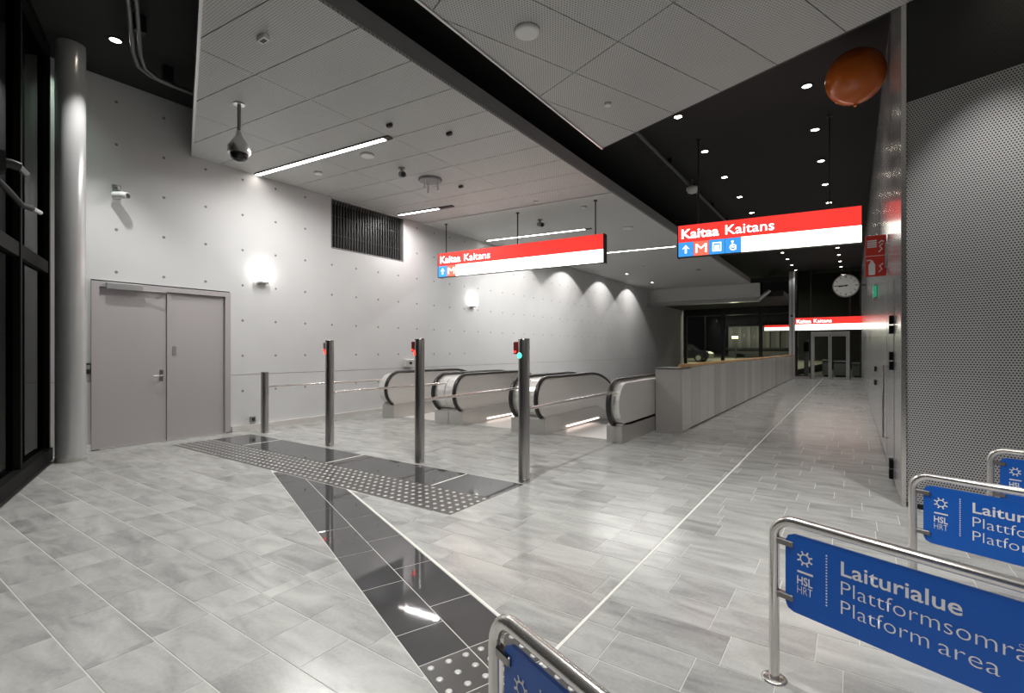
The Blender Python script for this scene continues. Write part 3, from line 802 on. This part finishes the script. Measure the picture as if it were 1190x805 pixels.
# ================================================================ PLATFORM BARRIERS
def sun_mesh(r):
    m = MB(); n = 24
    vo = [(r*0.62*math.cos(2*math.pi*k/n), 0, r*0.62*math.sin(2*math.pi*k/n)) for k in range(n)]
    vi = [(r*0.46*math.cos(2*math.pi*k/n), 0, r*0.46*math.sin(2*math.pi*k/n)) for k in range(n)]
    m.add(vo+vi, [(k, (k+1)%n, n+(k+1)%n, n+k) for k in range(n)])
    for k in range(8):
        a = 2*math.pi*k/8+0.39; c, s = math.cos(a), math.sin(a); w = r*0.10
        m.add([(r*0.6*c-w*s,0,r*0.6*s+w*c),(r*0.6*c+w*s,0,r*0.6*s-w*c),(r*0.98*c+w*s,0,r*0.98*s-w*c),(r*0.98*c-w*s,0,r*0.98*s+w*c)], [(0,1,2,3)])
    return m
def barrier(s, tt, lab, L=1.18):
    x, y = D(s, tt)
    t = thing('platform_barrier', lab, 'barrier', (x, y, 0), DA, 'platform area barriers')
    H = 0.715; rb = 0.085; r = 0.0215
    pts = [(0,0,0.0),(0,0,0.3),(0,0,H-rb)]
    for i in range(1, 7):
        a = R(15*i); pts.append((rb-rb*math.cos(a), 0, H-rb+rb*math.sin(a)))
    pts += [(L*0.5,0,H)]
    for i in range(0, 7):
        a = R(15*i); pts.append((L-rb+rb*math.sin(a), 0, H-rb+rb*math.cos(a)))
    pts += [(L,0,0.3),(L,0,0.0)]
    MB().tube(pts, r, 16).build('tube_frame', CHROME, t)
    for px in (0, L): MB().lathe([(0.052,0.0),(0.052,0.006),(0.046,0.010),(0.024,0.011)], px, 0, 0, 24).build('floor_flange', CHROME, t)
    x0, x1, z0, z1 = 0.052, L-0.052, 0.335, 0.665
    c = 0.035; k7 = c*0.293
    op = [(x0+c,z0),(x1-c,z0),(x1-k7,z0+k7),(x1,z0+c),(x1,z1-c),(x1-k7,z1-k7),(x1-c,z1),(x0+c,z1),(x0+k7,z1-k7),(x0,z1-c),(x0,z0+c),(x0+k7,z0+k7)]
    n = len(op); vs = [(a,-0.006,b) for a,b in op]+[(a,0.006,b) for a,b in op]
    pn = MB().add(vs, [tuple(range(n)), tuple(range(2*n-1,n-1,-1))]+[(i,n+i,n+(i+1)%n,(i+1)%n) for i in range(n)]).build('sign_panel', BLUE, t)
    for px, sgn in ((0, 1), (L, -1)):
        for z in (0.62, 0.39):
            a, b = sorted((px+sgn*0.015, px+sgn*0.085)); MB().bbox(a, b, -0.014, 0.014, z-0.012, z+0.012, 0.004).build('clamp', DSTEEL, t)
    yf = -0.0075
    sm = sun_mesh(0.033); sm.v = [(vx+0.132, yf, vz+0.575) for vx, vy, vz in sm.v]; sm.build('sun_emblem', INKW, pn)
    MB().box(0.102, 0.164, yf-0.0005, yf+0.001, 0.512, 0.520).build('emblem_bar', INKW, pn)
    text_obj('HSL', 0.062, INKW, pn, 0.101, 0.464, yf, 'emblem_lettering', 0.02, 0.034)
    text_obj('HRT', 0.060, INKW, pn, 0.102, 0.424, yf, 'emblem_lettering', -0.012, 0.034)
    dt = MB()
    for i in range(18): dt.box(0.213, 0.218, yf-0.0005, yf+0.001, 0.415+i*0.0118, 0.4205+i*0.0118)
    dt.build('dotted_line', INKW, pn)
    text_obj('Laiturialue', 0.366, INKW, pn, 0.268, 0.560, yf, 'lettering', 0.013, 0.056)
    text_obj('Plattformsområde', 0.605, INKW, pn, 0.268, 0.484, yf, 'lettering', -0.012, 0.056)
    text_obj('Platform', 0.277, INKW, pn, 0.268, 0.408, yf, 'lettering', -0.012, 0.056)
    text_obj('area', 0.155, INKW, pn, 0.570, 0.408, yf, 'lettering', -0.012, 0.056)
    return t
barrier(-1.178, 0.735, 'blue platform barrier nearest the black tile strip, mostly below the frame')
barrier(-1.168, 2.172, 'blue platform barrier in the foreground with its whole post and flange in view')
barrier(-1.113, 3.60, 'blue platform barrier behind the foreground one, in front of perforated wall')
barrier(-1.07, 4.97, 'farthest blue platform barrier, at the right edge close to perforated wall')

# ================================================================ HANGING SIGNS
def station_sign(p, q, z0, h, lab, pict, lit=True, rods=(), rz=None, wz=None, textw=1.05):
    dx, dy = q[0]-p[0], q[1]-p[1]; L = math.hypot(dx, dy); a = math.atan2(dy, dx)
    t = thing('station_sign', lab, 'sign', (p[0], p[1], z0), a, 'lit station signs')
    MB().box(0, L, 0.0, 0.16, 0, h).box(-0.02, 0.0, -0.01, 0.17, -0.01, h+0.01).box(L, L+0.02, -0.01, 0.17, -0.01, h+0.01).build('housing', BLACK, t)
    mid = h*0.46
    rd = MB().box(0.0, L, -0.012, -0.001, mid, h).build('red_band', S_RED, t)
    px = pict*mid
    wb = MB().box(px, L, -0.012, -0.001, 0.0, mid).build('white_band', S_WHITE, t)
    text_obj('Kaitaa', textw*0.60, S_TEXT, rd, 0.06, mid+h*0.12, -0.0135, 'lettering', 0.022, h*0.29)
    text_obj('Kaitans', textw*0.72, S_TEXT, rd, 0.06+textw*0.70, mid+h*0.12, -0.0135, 'lettering', 0.008, h*0.29)
    for i in range(int(pict)):
        sq = MB().box(i*mid+0.003, (i+1)*mid-0.003, -0.012, -0.001, 0.003, mid-0.003).build('pictogram', S_RED2 if i == 1 else S_BLUE, t)
        cx = (i+0.5)*mid; u = mid*0.5
        y = -0.0135
        if i == 0:
            MB().add([(cx-u*.12,y,u*.45),(cx+u*.12,y,u*.45),(cx+u*.12,y,u*1.15),(cx-u*.12,y,u*1.15),(cx-u*.5,y,u*1.0),(cx,y,u*1.6),(cx+u*.5,y,u*1.0),(cx,y,u*1.28)], [(0,1,2,3),(4,7,5),(7,6,5)]).build('arrow_symbol', S_TEXT, sq)
        elif i == 1:
            text_obj('M', mid*0.72, S_TEXT, sq, cx-mid*0.36, mid*0.2, y, 'metro_symbol', 0.0, mid*0.62)
        elif i == 2:
            MB().box(cx-u*.55,cx-u*.42,y-.0005,y+.001,u*.4,u*1.6).box(cx+u*.42,cx+u*.55,y-.0005,y+.001,u*.4,u*1.6).box(cx-u*.42,cx+u*.42,y-.0005,y+.001,u*1.48,u*1.6).box(cx-u*.42,cx+u*.42,y-.0005,y+.001,u*.4,u*.52).box(cx-u*.25,cx-u*.06,y-.0005,y+.001,u*.6,u*1.25).box(cx+u*.06,cx+u*.25,y-.0005,y+.001,u*.6,u*1.25).build('lift_symbol', S_TEXT, sq)
        else:
            m = MB(); nn = 16; r0, r1 = u*.42, u*.30
            ring = [(cx+r*math.cos(2*math.pi*k/nn), y, u*.75+r*math.sin(2*math.pi*k/nn)) for r in (r0, r1) for k in range(nn)]
            m.add(ring, [(k,(k+1)%nn,nn+(k+1)%nn,nn+k) for k in range(nn)])
            m.box(cx-u*.14,cx,y-.0005,y+.001,u*.75,u*1.35).box(cx-u*.14,cx+u*.35,y-.0005,y+.001,u*.72,u*.84).box(cx+u*.28,cx+u*.4,y-.0005,y+.001,u*.4,u*.8)
            m.add([(cx-u*.07+u*.15*math.cos(2*math.pi*k/10), y, u*1.5+u*.15*math.sin(2*math.pi*k/10)) for k in range(10)], [tuple(range(10))])
            m.build('wheelchair_symbol', S_TEXT, sq)
    for rx, ztop in rods:
        MB().tube([(rx, 0.08, h), (rx, 0.08, ztop-z0)], 0.014, 8).build('hanging_rod', DARKMET, t)
        MB().lathe([(0.04,0),(0.04,0.02)], rx, 0.08, ztop-z0-0.02, 12).build('rod_plate', DARKMET, t)
    return t
station_sign((-8.62, 9.27), (-4.28, 9.60), 3.275, 0.592, 'lit red and white station sign hanging in front of the concrete wall', 2, True, ((0.18, ZC-0.012), (2.25, ZC-0.012), (4.15, ZC-0.012)))
station_sign((-2.74, 9.62), (0.13, 9.95), 3.215, 0.595, 'lit red and white station sign hanging over the corridor with blue pictograms', 4, True, ((0.35, ZB), (2.45, ZB)), textw=1.10)
station_sign((-2.36, FY-0.25), (RX-0.03, FY-0.25), 2.42, 0.62, 'lit red and white sign above the far glass doors', 0, True)
t = thing('information_sign', 'thin lit red and white sign behind the far window, left of slender column', 'sign', (-4.22, 32.3, 2.56))
MB().box(0, 1.5, 0.0, 0.10, 0, 0.30).build('housing', BLACK, t)
MB().box(0, 1.5, -0.01, -0.001, 0.17, 0.30).build('red_band', S_RED, t)
MB().box(0, 1.5, -0.01, -0.001, 0.0, 0.17).build('white_band', S_WHITE, t)
for x in (0.2, 1.3): MB().tube([(x,0.05,0.30),(x,0.05,1.39)], 0.012, 8).build('hanging_rod', DARKMET, t)
# ================================================================ SMALL CEILING EQUIPMENT
t = thing('dome_camera', 'large grey dome camera hanging on a rod from the white ceiling', 'camera', (-6.54, 3.28, 3.88))
MB().lathe([(0.07,0.735),(0.07,0.75),(0.02,0.735)][::-1], 0, 0, 0, 20).build('ceiling_plate', ALU, t)
MB().tube([(0,0,0.30),(0,0,0.745)], 0.022, 12).build('rod', DSTEEL, t)
MB().lathe([(0.13,0.10),(0.138,0.13),(0.13,0.19),(0.085,0.27),(0.04,0.33),(0.026,0.40)], 0, 0, 0, 28).build('housing', ALU, t)
MB().lathe([(0.01,0.0),(0.06,0.012),(0.095,0.045),(0.108,0.10)], 0, 0, 0, 24).build('dome', mat('smoked_dome',(0.02,0.015,0.014),0.08,var=.05), t)
def disc(x, y, r, lab, nm='ceiling_speaker', cat='speaker', z=ZC, m=WHITEP):
    t = thing(nm, lab, cat, (x, y, z))
    MB().lathe([(r*0.8,-0.035),(r*0.97,-0.030),(r,-0.018),(r,0.0)], 0, 0, 0, 28).build('cover', m, t)
    MB().lathe([(r*1.04,-0.006),(r*1.04,0.0)], 0, 0, 0, 28).build('rim', GREYP, t)
disc(-2.67, 4.15, 0.125, 'large white round disc on the near perforated ceiling')
disc(-2.60, 5.97, 0.045, 'small round detector on the near perforated ceiling by the far edge', 'ceiling_detector', 'detector')
disc(-1.05, 4.05, 0.06, 'small round detector on the near perforated ceiling at top edge', 'ceiling_detector', 'detector', m=GREYP)
disc(-6.52, 5.32, 0.11, 'flush white round speaker just beyond the longest strip light')
disc(-4.79, 12.31, 0.13, 'white round speaker on the plain soffit behind left hanging sign', z=ZC-0.012)
disc(-5.6, 9.05, 0.05, 'small round detector on white ceiling before the plain soffit', 'ceiling_detector', 'detector')
disc(-4.9, 9.95, 0.06, 'small round detector on the plain soffit beside the hanging rod', 'ceiling_detector', 'detector', z=ZC-0.012)
disc(-7.9, 5.35, 0.07, 'small round detector between longest strip light and concrete wall', 'ceiling_detector', 'detector')
disc(-6.6, 18.3, 0.12, 'round disc on the far soffit right of left hanging sign', z=ZC-0.012)
disc(-5.0, 20.3, 0.08, 'round detector on the far soffit below the corridor sign', 'ceiling_detector', 'detector', z=ZC-0.012, m=GREYP)
def small_box(x, y, lab, m=GREYP, sx=.09, sy_=.05, h=.045, z=ZC):
    t = thing('ceiling_sensor', lab, 'sensor', (x, y, z))
    MB().bbox(-sx/2, sx/2, -sy_/2, sy_/2, -h, 0, 0.006).build('sensor_body', m, t)
    MB().box(-sx*.3, sx*.3, -sy_*.3, sy_*.3, -h-.003, -h+.001).build('sensor_lens', BLACK, t)
small_box(-4.92, 2.71, 'white box sensor on the white ceiling near its front edge', WHITEP, .13, .07, .05)
small_box(-5.37, 4.77, 'small dark sensor at the end of the longest strip light', DARKMET)
small_box(-4.86, 5.45, 'small dark sensor right of the longest strip light', DARKMET)
small_box(-6.25, 7.35, 'small dark sensor just beyond the ring fixture', DARKMET)
def bullet(x, y, lab, z=ZC):
    t = thing('ceiling_camera', lab, 'camera', (x, y, z))
    MB().lathe([(0.06,-0.02),(0.06,0.0)], 0, 0, 0, 16).build('mount', GREYP, t)
    MB().tube([(0,0,-0.01),(0.0,0.0,-0.08)], 0.018, 8).build('arm', GREYP, t)
    MB().tube([(-0.07,0.05,-0.09),(0.0,0.0,-0.11),(0.10,-0.06,-0.15)], [0.05,0.06,0.055], 14).build('camera_body', GREYP, t)
    MB().tube([(0.101,-0.061,-0.151),(0.105,-0.063,-0.153)], 0.04, 14).build('lens', BLACK, t)
bullet(-6.50, 6.05, 'grey camera on the white ceiling before the ring fixture')
bullet(-6.28, 10.35, 'grey camera on the plain soffit above left hanging sign', ZC-0.012)
t = thing('ring_fixture', 'grey ring fixture with short drops on white ceiling', 'fixture', (-6.49, 6.75, ZC))
MB().lathe([(0.20,-0.045),(0.22,-0.03),(0.22,0.0)], 0, 0, 0, 28).build('ring_body', GREYP, t)
for a in (30, 150, 270): MB().tube([(0.15*math.cos(R(a)),0.15*math.sin(R(a)),-0.04),(0.15*math.cos(R(a)),0.15*math.sin(R(a)),-0.22)], [0.014,0.02], 8).build('drop', WHITEP, t)
# conduits under the black ceiling
t = thing('conduit', 'bent grey double conduit under the black ceiling at the upper left', 'conduit', (-7.9, 2.9, ZB))
pts = [(-6.10,1.93,5.2),(-7.50,2.45,5.2),(-7.80,2.60,5.2),(-7.93,2.78,5.2),(-7.97,3.0,5.2),(-7.97,3.70,5.2)]
for k, (o, zz) in enumerate(((0,0),(0.07,0.0))):
    MB().tube([(x+7.9+o*0.4, y-2.9+o, z-ZB+zz) for x, y, z in pts], 0.024, 10).build('conduit_pipe', mat('conduit_grey',(0.20,0.20,0.20),0.4,metal=.5,var=.05), t)
for x, y in ((-7.0,2.30),(-7.95,2.95)): MB().box(x+7.9-.02,x+7.9+.06,y-2.9-.02,y-2.9+.1,-.20,0).build('hanger', DARKMET, t)
t = thing('conduit', 'straight dark conduit under the black ceiling between the two lowered ceilings', 'conduit', (-3.12, 8.0, 5.3))
MB().tube([(-0.03,-2.0,0),(0.0,9.0,0)], 0.035, 8).build('conduit_pipe', mat('conduit_dark',(0.10,0.10,0.10),0.45,var=.05), t)
for i in range(6): MB().box(-.04,.04,-1.5+i*1.9,-1.46+i*1.9,0,.12).build('hanger', DARKMET, t)
t = thing('round_speaker', 'white round speaker on the dark conduit above corridor sign', 'speaker', (-3.07, 11.9, 5.24))
MB().lathe([(0.02,-0.16),(0.10,-0.13),(0.135,-0.06),(0.13,-0.01),(0.06,0.02)], 0, 0, 0, 24).build('cover', WHITEP, t)
MB().tube([(0,0,0),(0,0,.18)], 0.02, 8).build('stem', GREYP, t)

# ================================================================ LEFT FACADE AND COLUMN
t = thing('column', 'round grey steel column between dark facade and double door', 'column', (-8.40, 2.06, 0))
MB().lathe([(0.155,0.0),(0.155,ZB)], 0, 0, 0, 40).build('shaft', mat('column_paint',(0.58,0.58,0.58),0.25,metal=.35,var=.03), t)
MB().lathe([(0.160,0.0),(0.160,0.05)], 0, 0, 0, 40).build('base_ring', STEEL, t)
wf = bpy.data.objects.new('window_1', None); C.objects.link(wf); struct(wf, 'dark glazed entrance facade with black frame')
wf.location = (*D(-8.80, -1.50), 0); wf.rotation_euler = (0, 0, DA)
fl = 14.0
MB().box(0, fl, -0.10, 0.10, 0.0, 0.16).build('sill', FACADE, wf)
MB().box(0.3, fl, 0.10, 0.14, 0.0, 0.012).build('threshold_strip', DSTEEL, wf)
MB().box(0, fl, -0.06, 0.06, 2.45, 2.60).build('transom', FACADE, wf)
MB().box(0, fl, -0.08, 0.08, ZB-0.12, ZB).build('head', FACADE, wf)
for i in range(11):
    MB().box(i*1.4-0.035, i*1.4+0.035, -0.08, 0.07, 0.16, ZB-0.12).build('mullion', FACADE, wf)
    if i < 10:
        MB().box(i*1.4+0.036, i*1.4+1.364, -0.012, 0.012, 0.161, 2.449).build('pane', GLASS_N, wf)
        MB().box(i*1.4+0.036, i*1.4+1.364, -0.012, 0.012, 2.601, ZB-0.121).build('pane', GLASS_N, wf)
# bent steel arms reaching in from the facade
def arm_thing(lab, pts, r, tip):
    P = [Vector((*D(a, b), z)) for a, b, z in pts]
    t = thing('facade_arm', lab, 'arm', tuple(P[0]))
    MB().tube([p-P[0] for p in P[:-1]], r, 10).build('arm_bar', DARKMET, t)
    MB().tube([P[-2]-P[0], P[-1]-P[0]], tip, 10).build('arm_tip', ALU, t)
    MB().box(-0.08, 0.08, -0.08, 0.02, -0.10, 0.10).build('mount', DARKMET, t)
arm_thing('upper dark steel arm reaching in from the entrance facade', ((-6.72,-1.44,3.26),(-6.76,-1.38,3.27),(-6.80,-1.33,3.26),(-6.84,-1.28,3.20)), 0.045, 0.030)
arm_thing('lower bent dark steel arm reaching in from the entrance facade', ((-6.30,-1.44,3.06),(-6.55,-1.36,2.96),(-6.73,-1.30,2.87),(-6.87,-1.25,2.88),(-7.0,-1.21,2.87)), 0.028, 0.022)
# outside the facade: forecourt, dark wall and its green-white wall lights
struct(MB().prism([D(-12,-1.62), D(-12,-9), D(8,-9), D(8,-1.62)], -0.15, -0.012).build('floor', mat('forecourt',(0.06,0.06,0.06),0.8,var=.1)), 'dark forecourt outside')
struct(MB().box(WX-0.40, WX-0.02, -5.0, 1.93, -0.012, 6.5).build('wall_outside', mat('outside_wall',(0.022,0.024,0.021),0.7,var=.3,scale=1.5)), 'dark outside wall seen through the facade glass')
for k, (x, y) in enumerate(((WX+0.16, 1.70), (WX+0.16, 1.42))):
    t = thing('outdoor_wall_light', ('greenish outdoor wall light behind the facade glass, next to the column' if k == 0 else 'greenish outdoor wall light behind the facade glass, at the left edge'), 'wall light', (x, y, 5.45))
    MB().box(-0.05, 0.05, -0.05, 0.05, 0, 0.12).build('lamp_case', GREYP, t)
    MB().box(-0.04, 0.04, -0.04, 0.04, -0.01, 0.0).build('lamp_lens', emit('green_white_lens', (0.75,1.0,0.80), 6.0), t)
    spot_light('beam', t, (0,0,-0.03), (0,R(8),0), 90, 110, 0.8, (0.74,1.0,0.80))
# closing walls behind the camera
struct(MB().box(5.5, 5.8, -6, 6.0, 0, ZB).build('wall_back', CONC))

# ================================================================ FAR END
t = thing('column', 'slender white column at the far end of the railing', 'column', (-2.50, 28.75, 0))
MB().box(-0.13, -0.02, -0.10, 0.10, 0, ZB).build('column_half', ALU, t)
MB().box(0.02, 0.13, -0.10, 0.10, 0, ZB).build('column_half', ALU, t)
MB().box(-0.02, 0.02, -0.06, 0.08, 0, ZB).build('web', DSTEEL, t)
MB().lathe([(0.05,0),(0.06,0.05),(0.05,0.10)], 0, -0.13, 3.1, 12).build('fitting', BLACK, t)
w2 = bpy.data.objects.new('window_2', None); C.objects.link(w2); struct(w2, 'dark glazed end wall of the corridor')
w2.location = (0, FY, 0)
MB().box(-2.4, RX, -0.05, 0.05, 2.36, 2.48).build('transom', DARKMET, w2)
for x in (-2.33, -1.70, -0.08, 0.34): MB().box(x-0.03, x+0.03, -0.05, 0.05, 0, ZB).build('mullion', DARKMET, w2)
MB().box(-2.4, -1.73, -0.06, 0.06, 0.0, 0.10).box(-0.05, RX, -0.06, 0.06, 0, 0.10).build('sill', STEEL, w2)
for a, b, z0, z1 in ((-2.30,-1.73,.1,2.36),(-0.05,0.31,.1,2.36),(-2.30,-1.73,2.48,ZB),(-1.67,-0.11,2.48,ZB),(-0.05,.31,2.48,ZB)):
    MB().box(a, b, -0.01, 0.01, z0, z1).build('pane', GLASS_F, w2)
d2 = bpy.data.objects.new('door_2', None); C.objects.link(d2); d2.location = (-0.89, FY, 0); struct(d2, 'glass sliding double doors in aluminium frame at the corridor end')
MB().box(-0.80,-0.72,-0.08,0.08,0,2.34).box(0.72,0.80,-0.08,0.08,0,2.34).box(-0.72,0.72,-0.08,0.10,2.18,2.34).build('door_frame', ALU, d2)
for a, b in ((-0.715,-0.01),(0.01,0.715)):
    f = MB().box(a,a+0.06,-0.02,0.02,0.01,2.17).box(b-0.06,b,-0.02,0.02,0.01,2.17).box(a+.06,b-.06,-0.02,0.02,0.01,0.09).box(a+.06,b-.06,-0.02,0.02,2.10,2.17).build('door_leaf', ALU, d2)
    MB().box(a+.06,b-.06,-0.006,0.006,0.09,2.10).build('pane', GLASS_F, f)
# made-up slab carrying an added hidden lamp that brightens the street boxes
struct(MB().box(-2.4, 0.6, FY+0.15, 32.2, 3.02, 3.12).build('ceiling', BLKCEIL), 'added black slab carrying the hidden fill lamp outside the far doors')
downlight(-0.7, 30.2, 'added fill lamp hidden behind the sign above the far glass doors', 60, 120, 3.02, 'added fill lamps')
# things outside beyond the far doors
def street_box(x, y, w, h, lab):
    t = thing('street_box', lab, 'box', (x, y, 0))
    gm = mat('street_grey',(0.30,0.30,0.28),0.6,var=.1)
    MB().bbox(-w/2, w/2, -0.25, 0.25, 0.10, h, 0.03).build('box_body', gm, t)
    MB().bbox(-w/2-.03, w/2+.03, -0.28, 0.28, h, h+0.06, 0.02).build('lid', gm, t)
    MB().box(-w/2+.08, w/2-.08, -0.2, 0.2, 0.0, 0.10).build('plinth', BLACK, t)
street_box(-1.12, 31.2, 0.36, 0.85, 'narrow grey box standing outside behind the left glass door')
street_box(-0.45, 31.1, 0.70, 0.80, 'wide grey box standing outside behind the right glass door')
street_box(0.28, 31.0, 0.55, 0.72, 'grey box standing outside right of the far glass doors')
t = thing('information_post', 'tall slim grey post standing outside left of the far glass doors', 'post', (-1.98, 30.3, 0))
MB().bbox(-0.10,0.10,-0.06,0.06,0,1.95,0.02).build('post_body', mat('post_grey',(0.35,0.35,0.36),0.4,metal=.5,var=.05), t)
MB().bbox(-0.12,0.12,-0.08,0.08,1.35,1.85,0.02).build('display', BLACK, t)
MB().box(-0.15,0.15,-0.12,0.12,0,0.03).build('foot', DSTEEL, t)
struct(MB().box(-4.0, 6.0, 30.2, 45.0, -0.2, 0.0).build('floor', mat('street_paving',(0.10,0.10,0.095),0.8,var=.1)), 'dark paving outside the far doors')
struct(MB().box(-3.5, 8.0, 45.0, 45.5, 0.0, 9.0).build('wall_street', mat('street_wall',(0.02,0.02,0.02),0.9,var=.1)), 'dark building beyond the street')
# far window of the escalator hall with the night street behind
w3 = bpy.data.objects.new('window_3', None); C.objects.link(w3); struct(w3, 'far window above the escalators showing the night street')
w3.location = (0, 32.5, 0)
mx_ = [-8.80, -6.56, -4.45, -2.70]
for x in mx_: MB().box(x-0.09, x+0.09, -0.10, 0.10, -9.0, ZB).build('mullion', DARKMET, w3)
for i in range(3): MB().box(mx_[i]+0.09, mx_[i+1]-0.09, -0.01, 0.01, -2.0, ZB-0.01).build('pane', GLASS_F, w3)
MB().box(-8.9, -2.7, -0.08, 0.08, 3.55, 4.05).build('head', DARKMET, w3)
struct(MB().box(WX, -2.62, 26.16, 32.6, 3.95, 4.2).build('ceiling', BLKCEIL), 'low black ceiling before the far window')
struct(MB().box(-2.66, -2.56, 29.1, 32.6, 0.0, ZB).build('wall_return', DARKMET), 'dark return wall beside the far window')
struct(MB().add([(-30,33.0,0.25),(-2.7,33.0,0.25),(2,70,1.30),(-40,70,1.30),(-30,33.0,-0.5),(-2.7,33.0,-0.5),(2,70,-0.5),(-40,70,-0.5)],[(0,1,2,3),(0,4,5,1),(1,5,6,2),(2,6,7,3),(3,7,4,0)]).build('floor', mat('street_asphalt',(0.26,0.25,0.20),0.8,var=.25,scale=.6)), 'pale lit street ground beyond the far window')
t = thing('street_building', 'grey ribbed building across the street behind far window', 'building', (-7.6, 50.0, 0.7))
gb = mat('building_grey',(0.12,0.12,0.12),0.7,var=.1)
MB().box(-2.0, 9.0, 0, 4, -0.5, 2.9).build('wall', gb, t)
for i in range(14): MB().box(-1.9+i*0.78, -1.62+i*0.78, -0.15, 0.0, 0.9, 2.8).build('rib', mat('building_rib',(0.18,0.18,0.18),0.7,var=.1), t)
MB().box(-2.05, 9.0, -0.25, -0.1, 0.72, 0.9).build('ledge', DARKMET, t)
t = thing('street_lamp', 'yellow green street lamp seen through the far window', 'street lamp', (-8.45, 47.0, 0.64))
MB().tube([(0,0,0),(0,0,1.75)], 0.05, 8).build('pole', DARKMET, t)
MB().bbox(-0.30,0.30,-0.15,0.15,1.75,2.0,0.05).build('lamp_head', DARKMET, t)
MB().box(-0.24,0.24,-0.17,-0.15,1.78,1.97).build('lamp_glass', emit('street_lamp_glass',(0.85,1.0,0.35),6.0), t)
l = bpy.data.lights.new('glow','POINT'); l.energy = 260; l.color = (1,0.93,0.7); l.shadow_soft_size = .2
lo = bpy.data.objects.new('glow', l); C.objects.link(lo); lo.parent = t; lo.location = (0,-0.6,2.2)
t = thing('tall_street_light', 'tall street light standing high over the street beyond far window', 'street lamp', (-9.0, 38.5, 0.40))
MB().tube([(0,0,0),(0,0,6.8),(0.8,0,7.0)], 0.06, 8).build('pole', DARKMET, t)
MB().bbox(0.7,1.2,-0.12,0.12,6.92,7.02,0.03).build('lamp_head', GREYP, t)
area_light('street_glow', t, (0.95,0,6.9), (0,0,0), 0.4, 0.2, 1000, (1,0.92,0.75))
# parked car outside
t = thing('parked_car', 'dark parked car seen through far window', 'car', (-11.2, 41.0, 0.48), R(0))
cb = mat('car_paint',(0.02,0.02,0.025),0.15,var=.05)
side = [(-2.1,0.30),(2.05,0.30),(2.1,0.62),(1.95,0.80),(1.05,0.90),(0.45,1.38),(-1.1,1.42),(-1.75,0.98),(-2.1,0.90)]
m = MB(); nn = len(side)
m.add([(x,-0.85,z) for x,z in side]+[(x,0.85,z) for x,z in side], [tuple(range(nn)),tuple(range(2*nn-1,nn-1,-1))]+[(i,nn+i,nn+(i+1)%nn,(i+1)%nn) for i in range(nn)]); m.build('body', cb, t)
MB().add([(0.85,-0.856,0.92),(0.40,-0.856,1.32),(-0.25,-0.856,1.34),(-0.25,-0.856,0.92)],[(0,1,2,3)]).add([(-0.35,-0.856,0.92),(-0.35,-0.856,1.34),(-1.05,-0.856,1.35),(-1.5,-0.856,0.95)],[(0,1,2,3)]).build('side_window', mat('car_glass',(0.05,0.05,0.05),0.05,var=.05), t)
for x in (-1.35, 1.3):
    for y in (-0.78, 0.78):
        wv = MB().lathe([(0.32,-0.1),(0.33,0),(0.32,0.1)],0,0,0,20).xf(Matrix.Translation((x,y,0.32)) @ Matrix.Rotation(R(90),4,'X')).build('wheel', BLACK, t)
        MB().lathe([(0.2,-0.11),(0.2,0.11)],0,0,0,14).xf(Matrix.Translation((x,y,0.32)) @ Matrix.Rotation(R(90),4,'X')).build('hub_cap', ALU, wv)
MB().box(2.0,2.11,-0.75,-0.45,0.62,0.76).build('headlight', WHITEP, t)
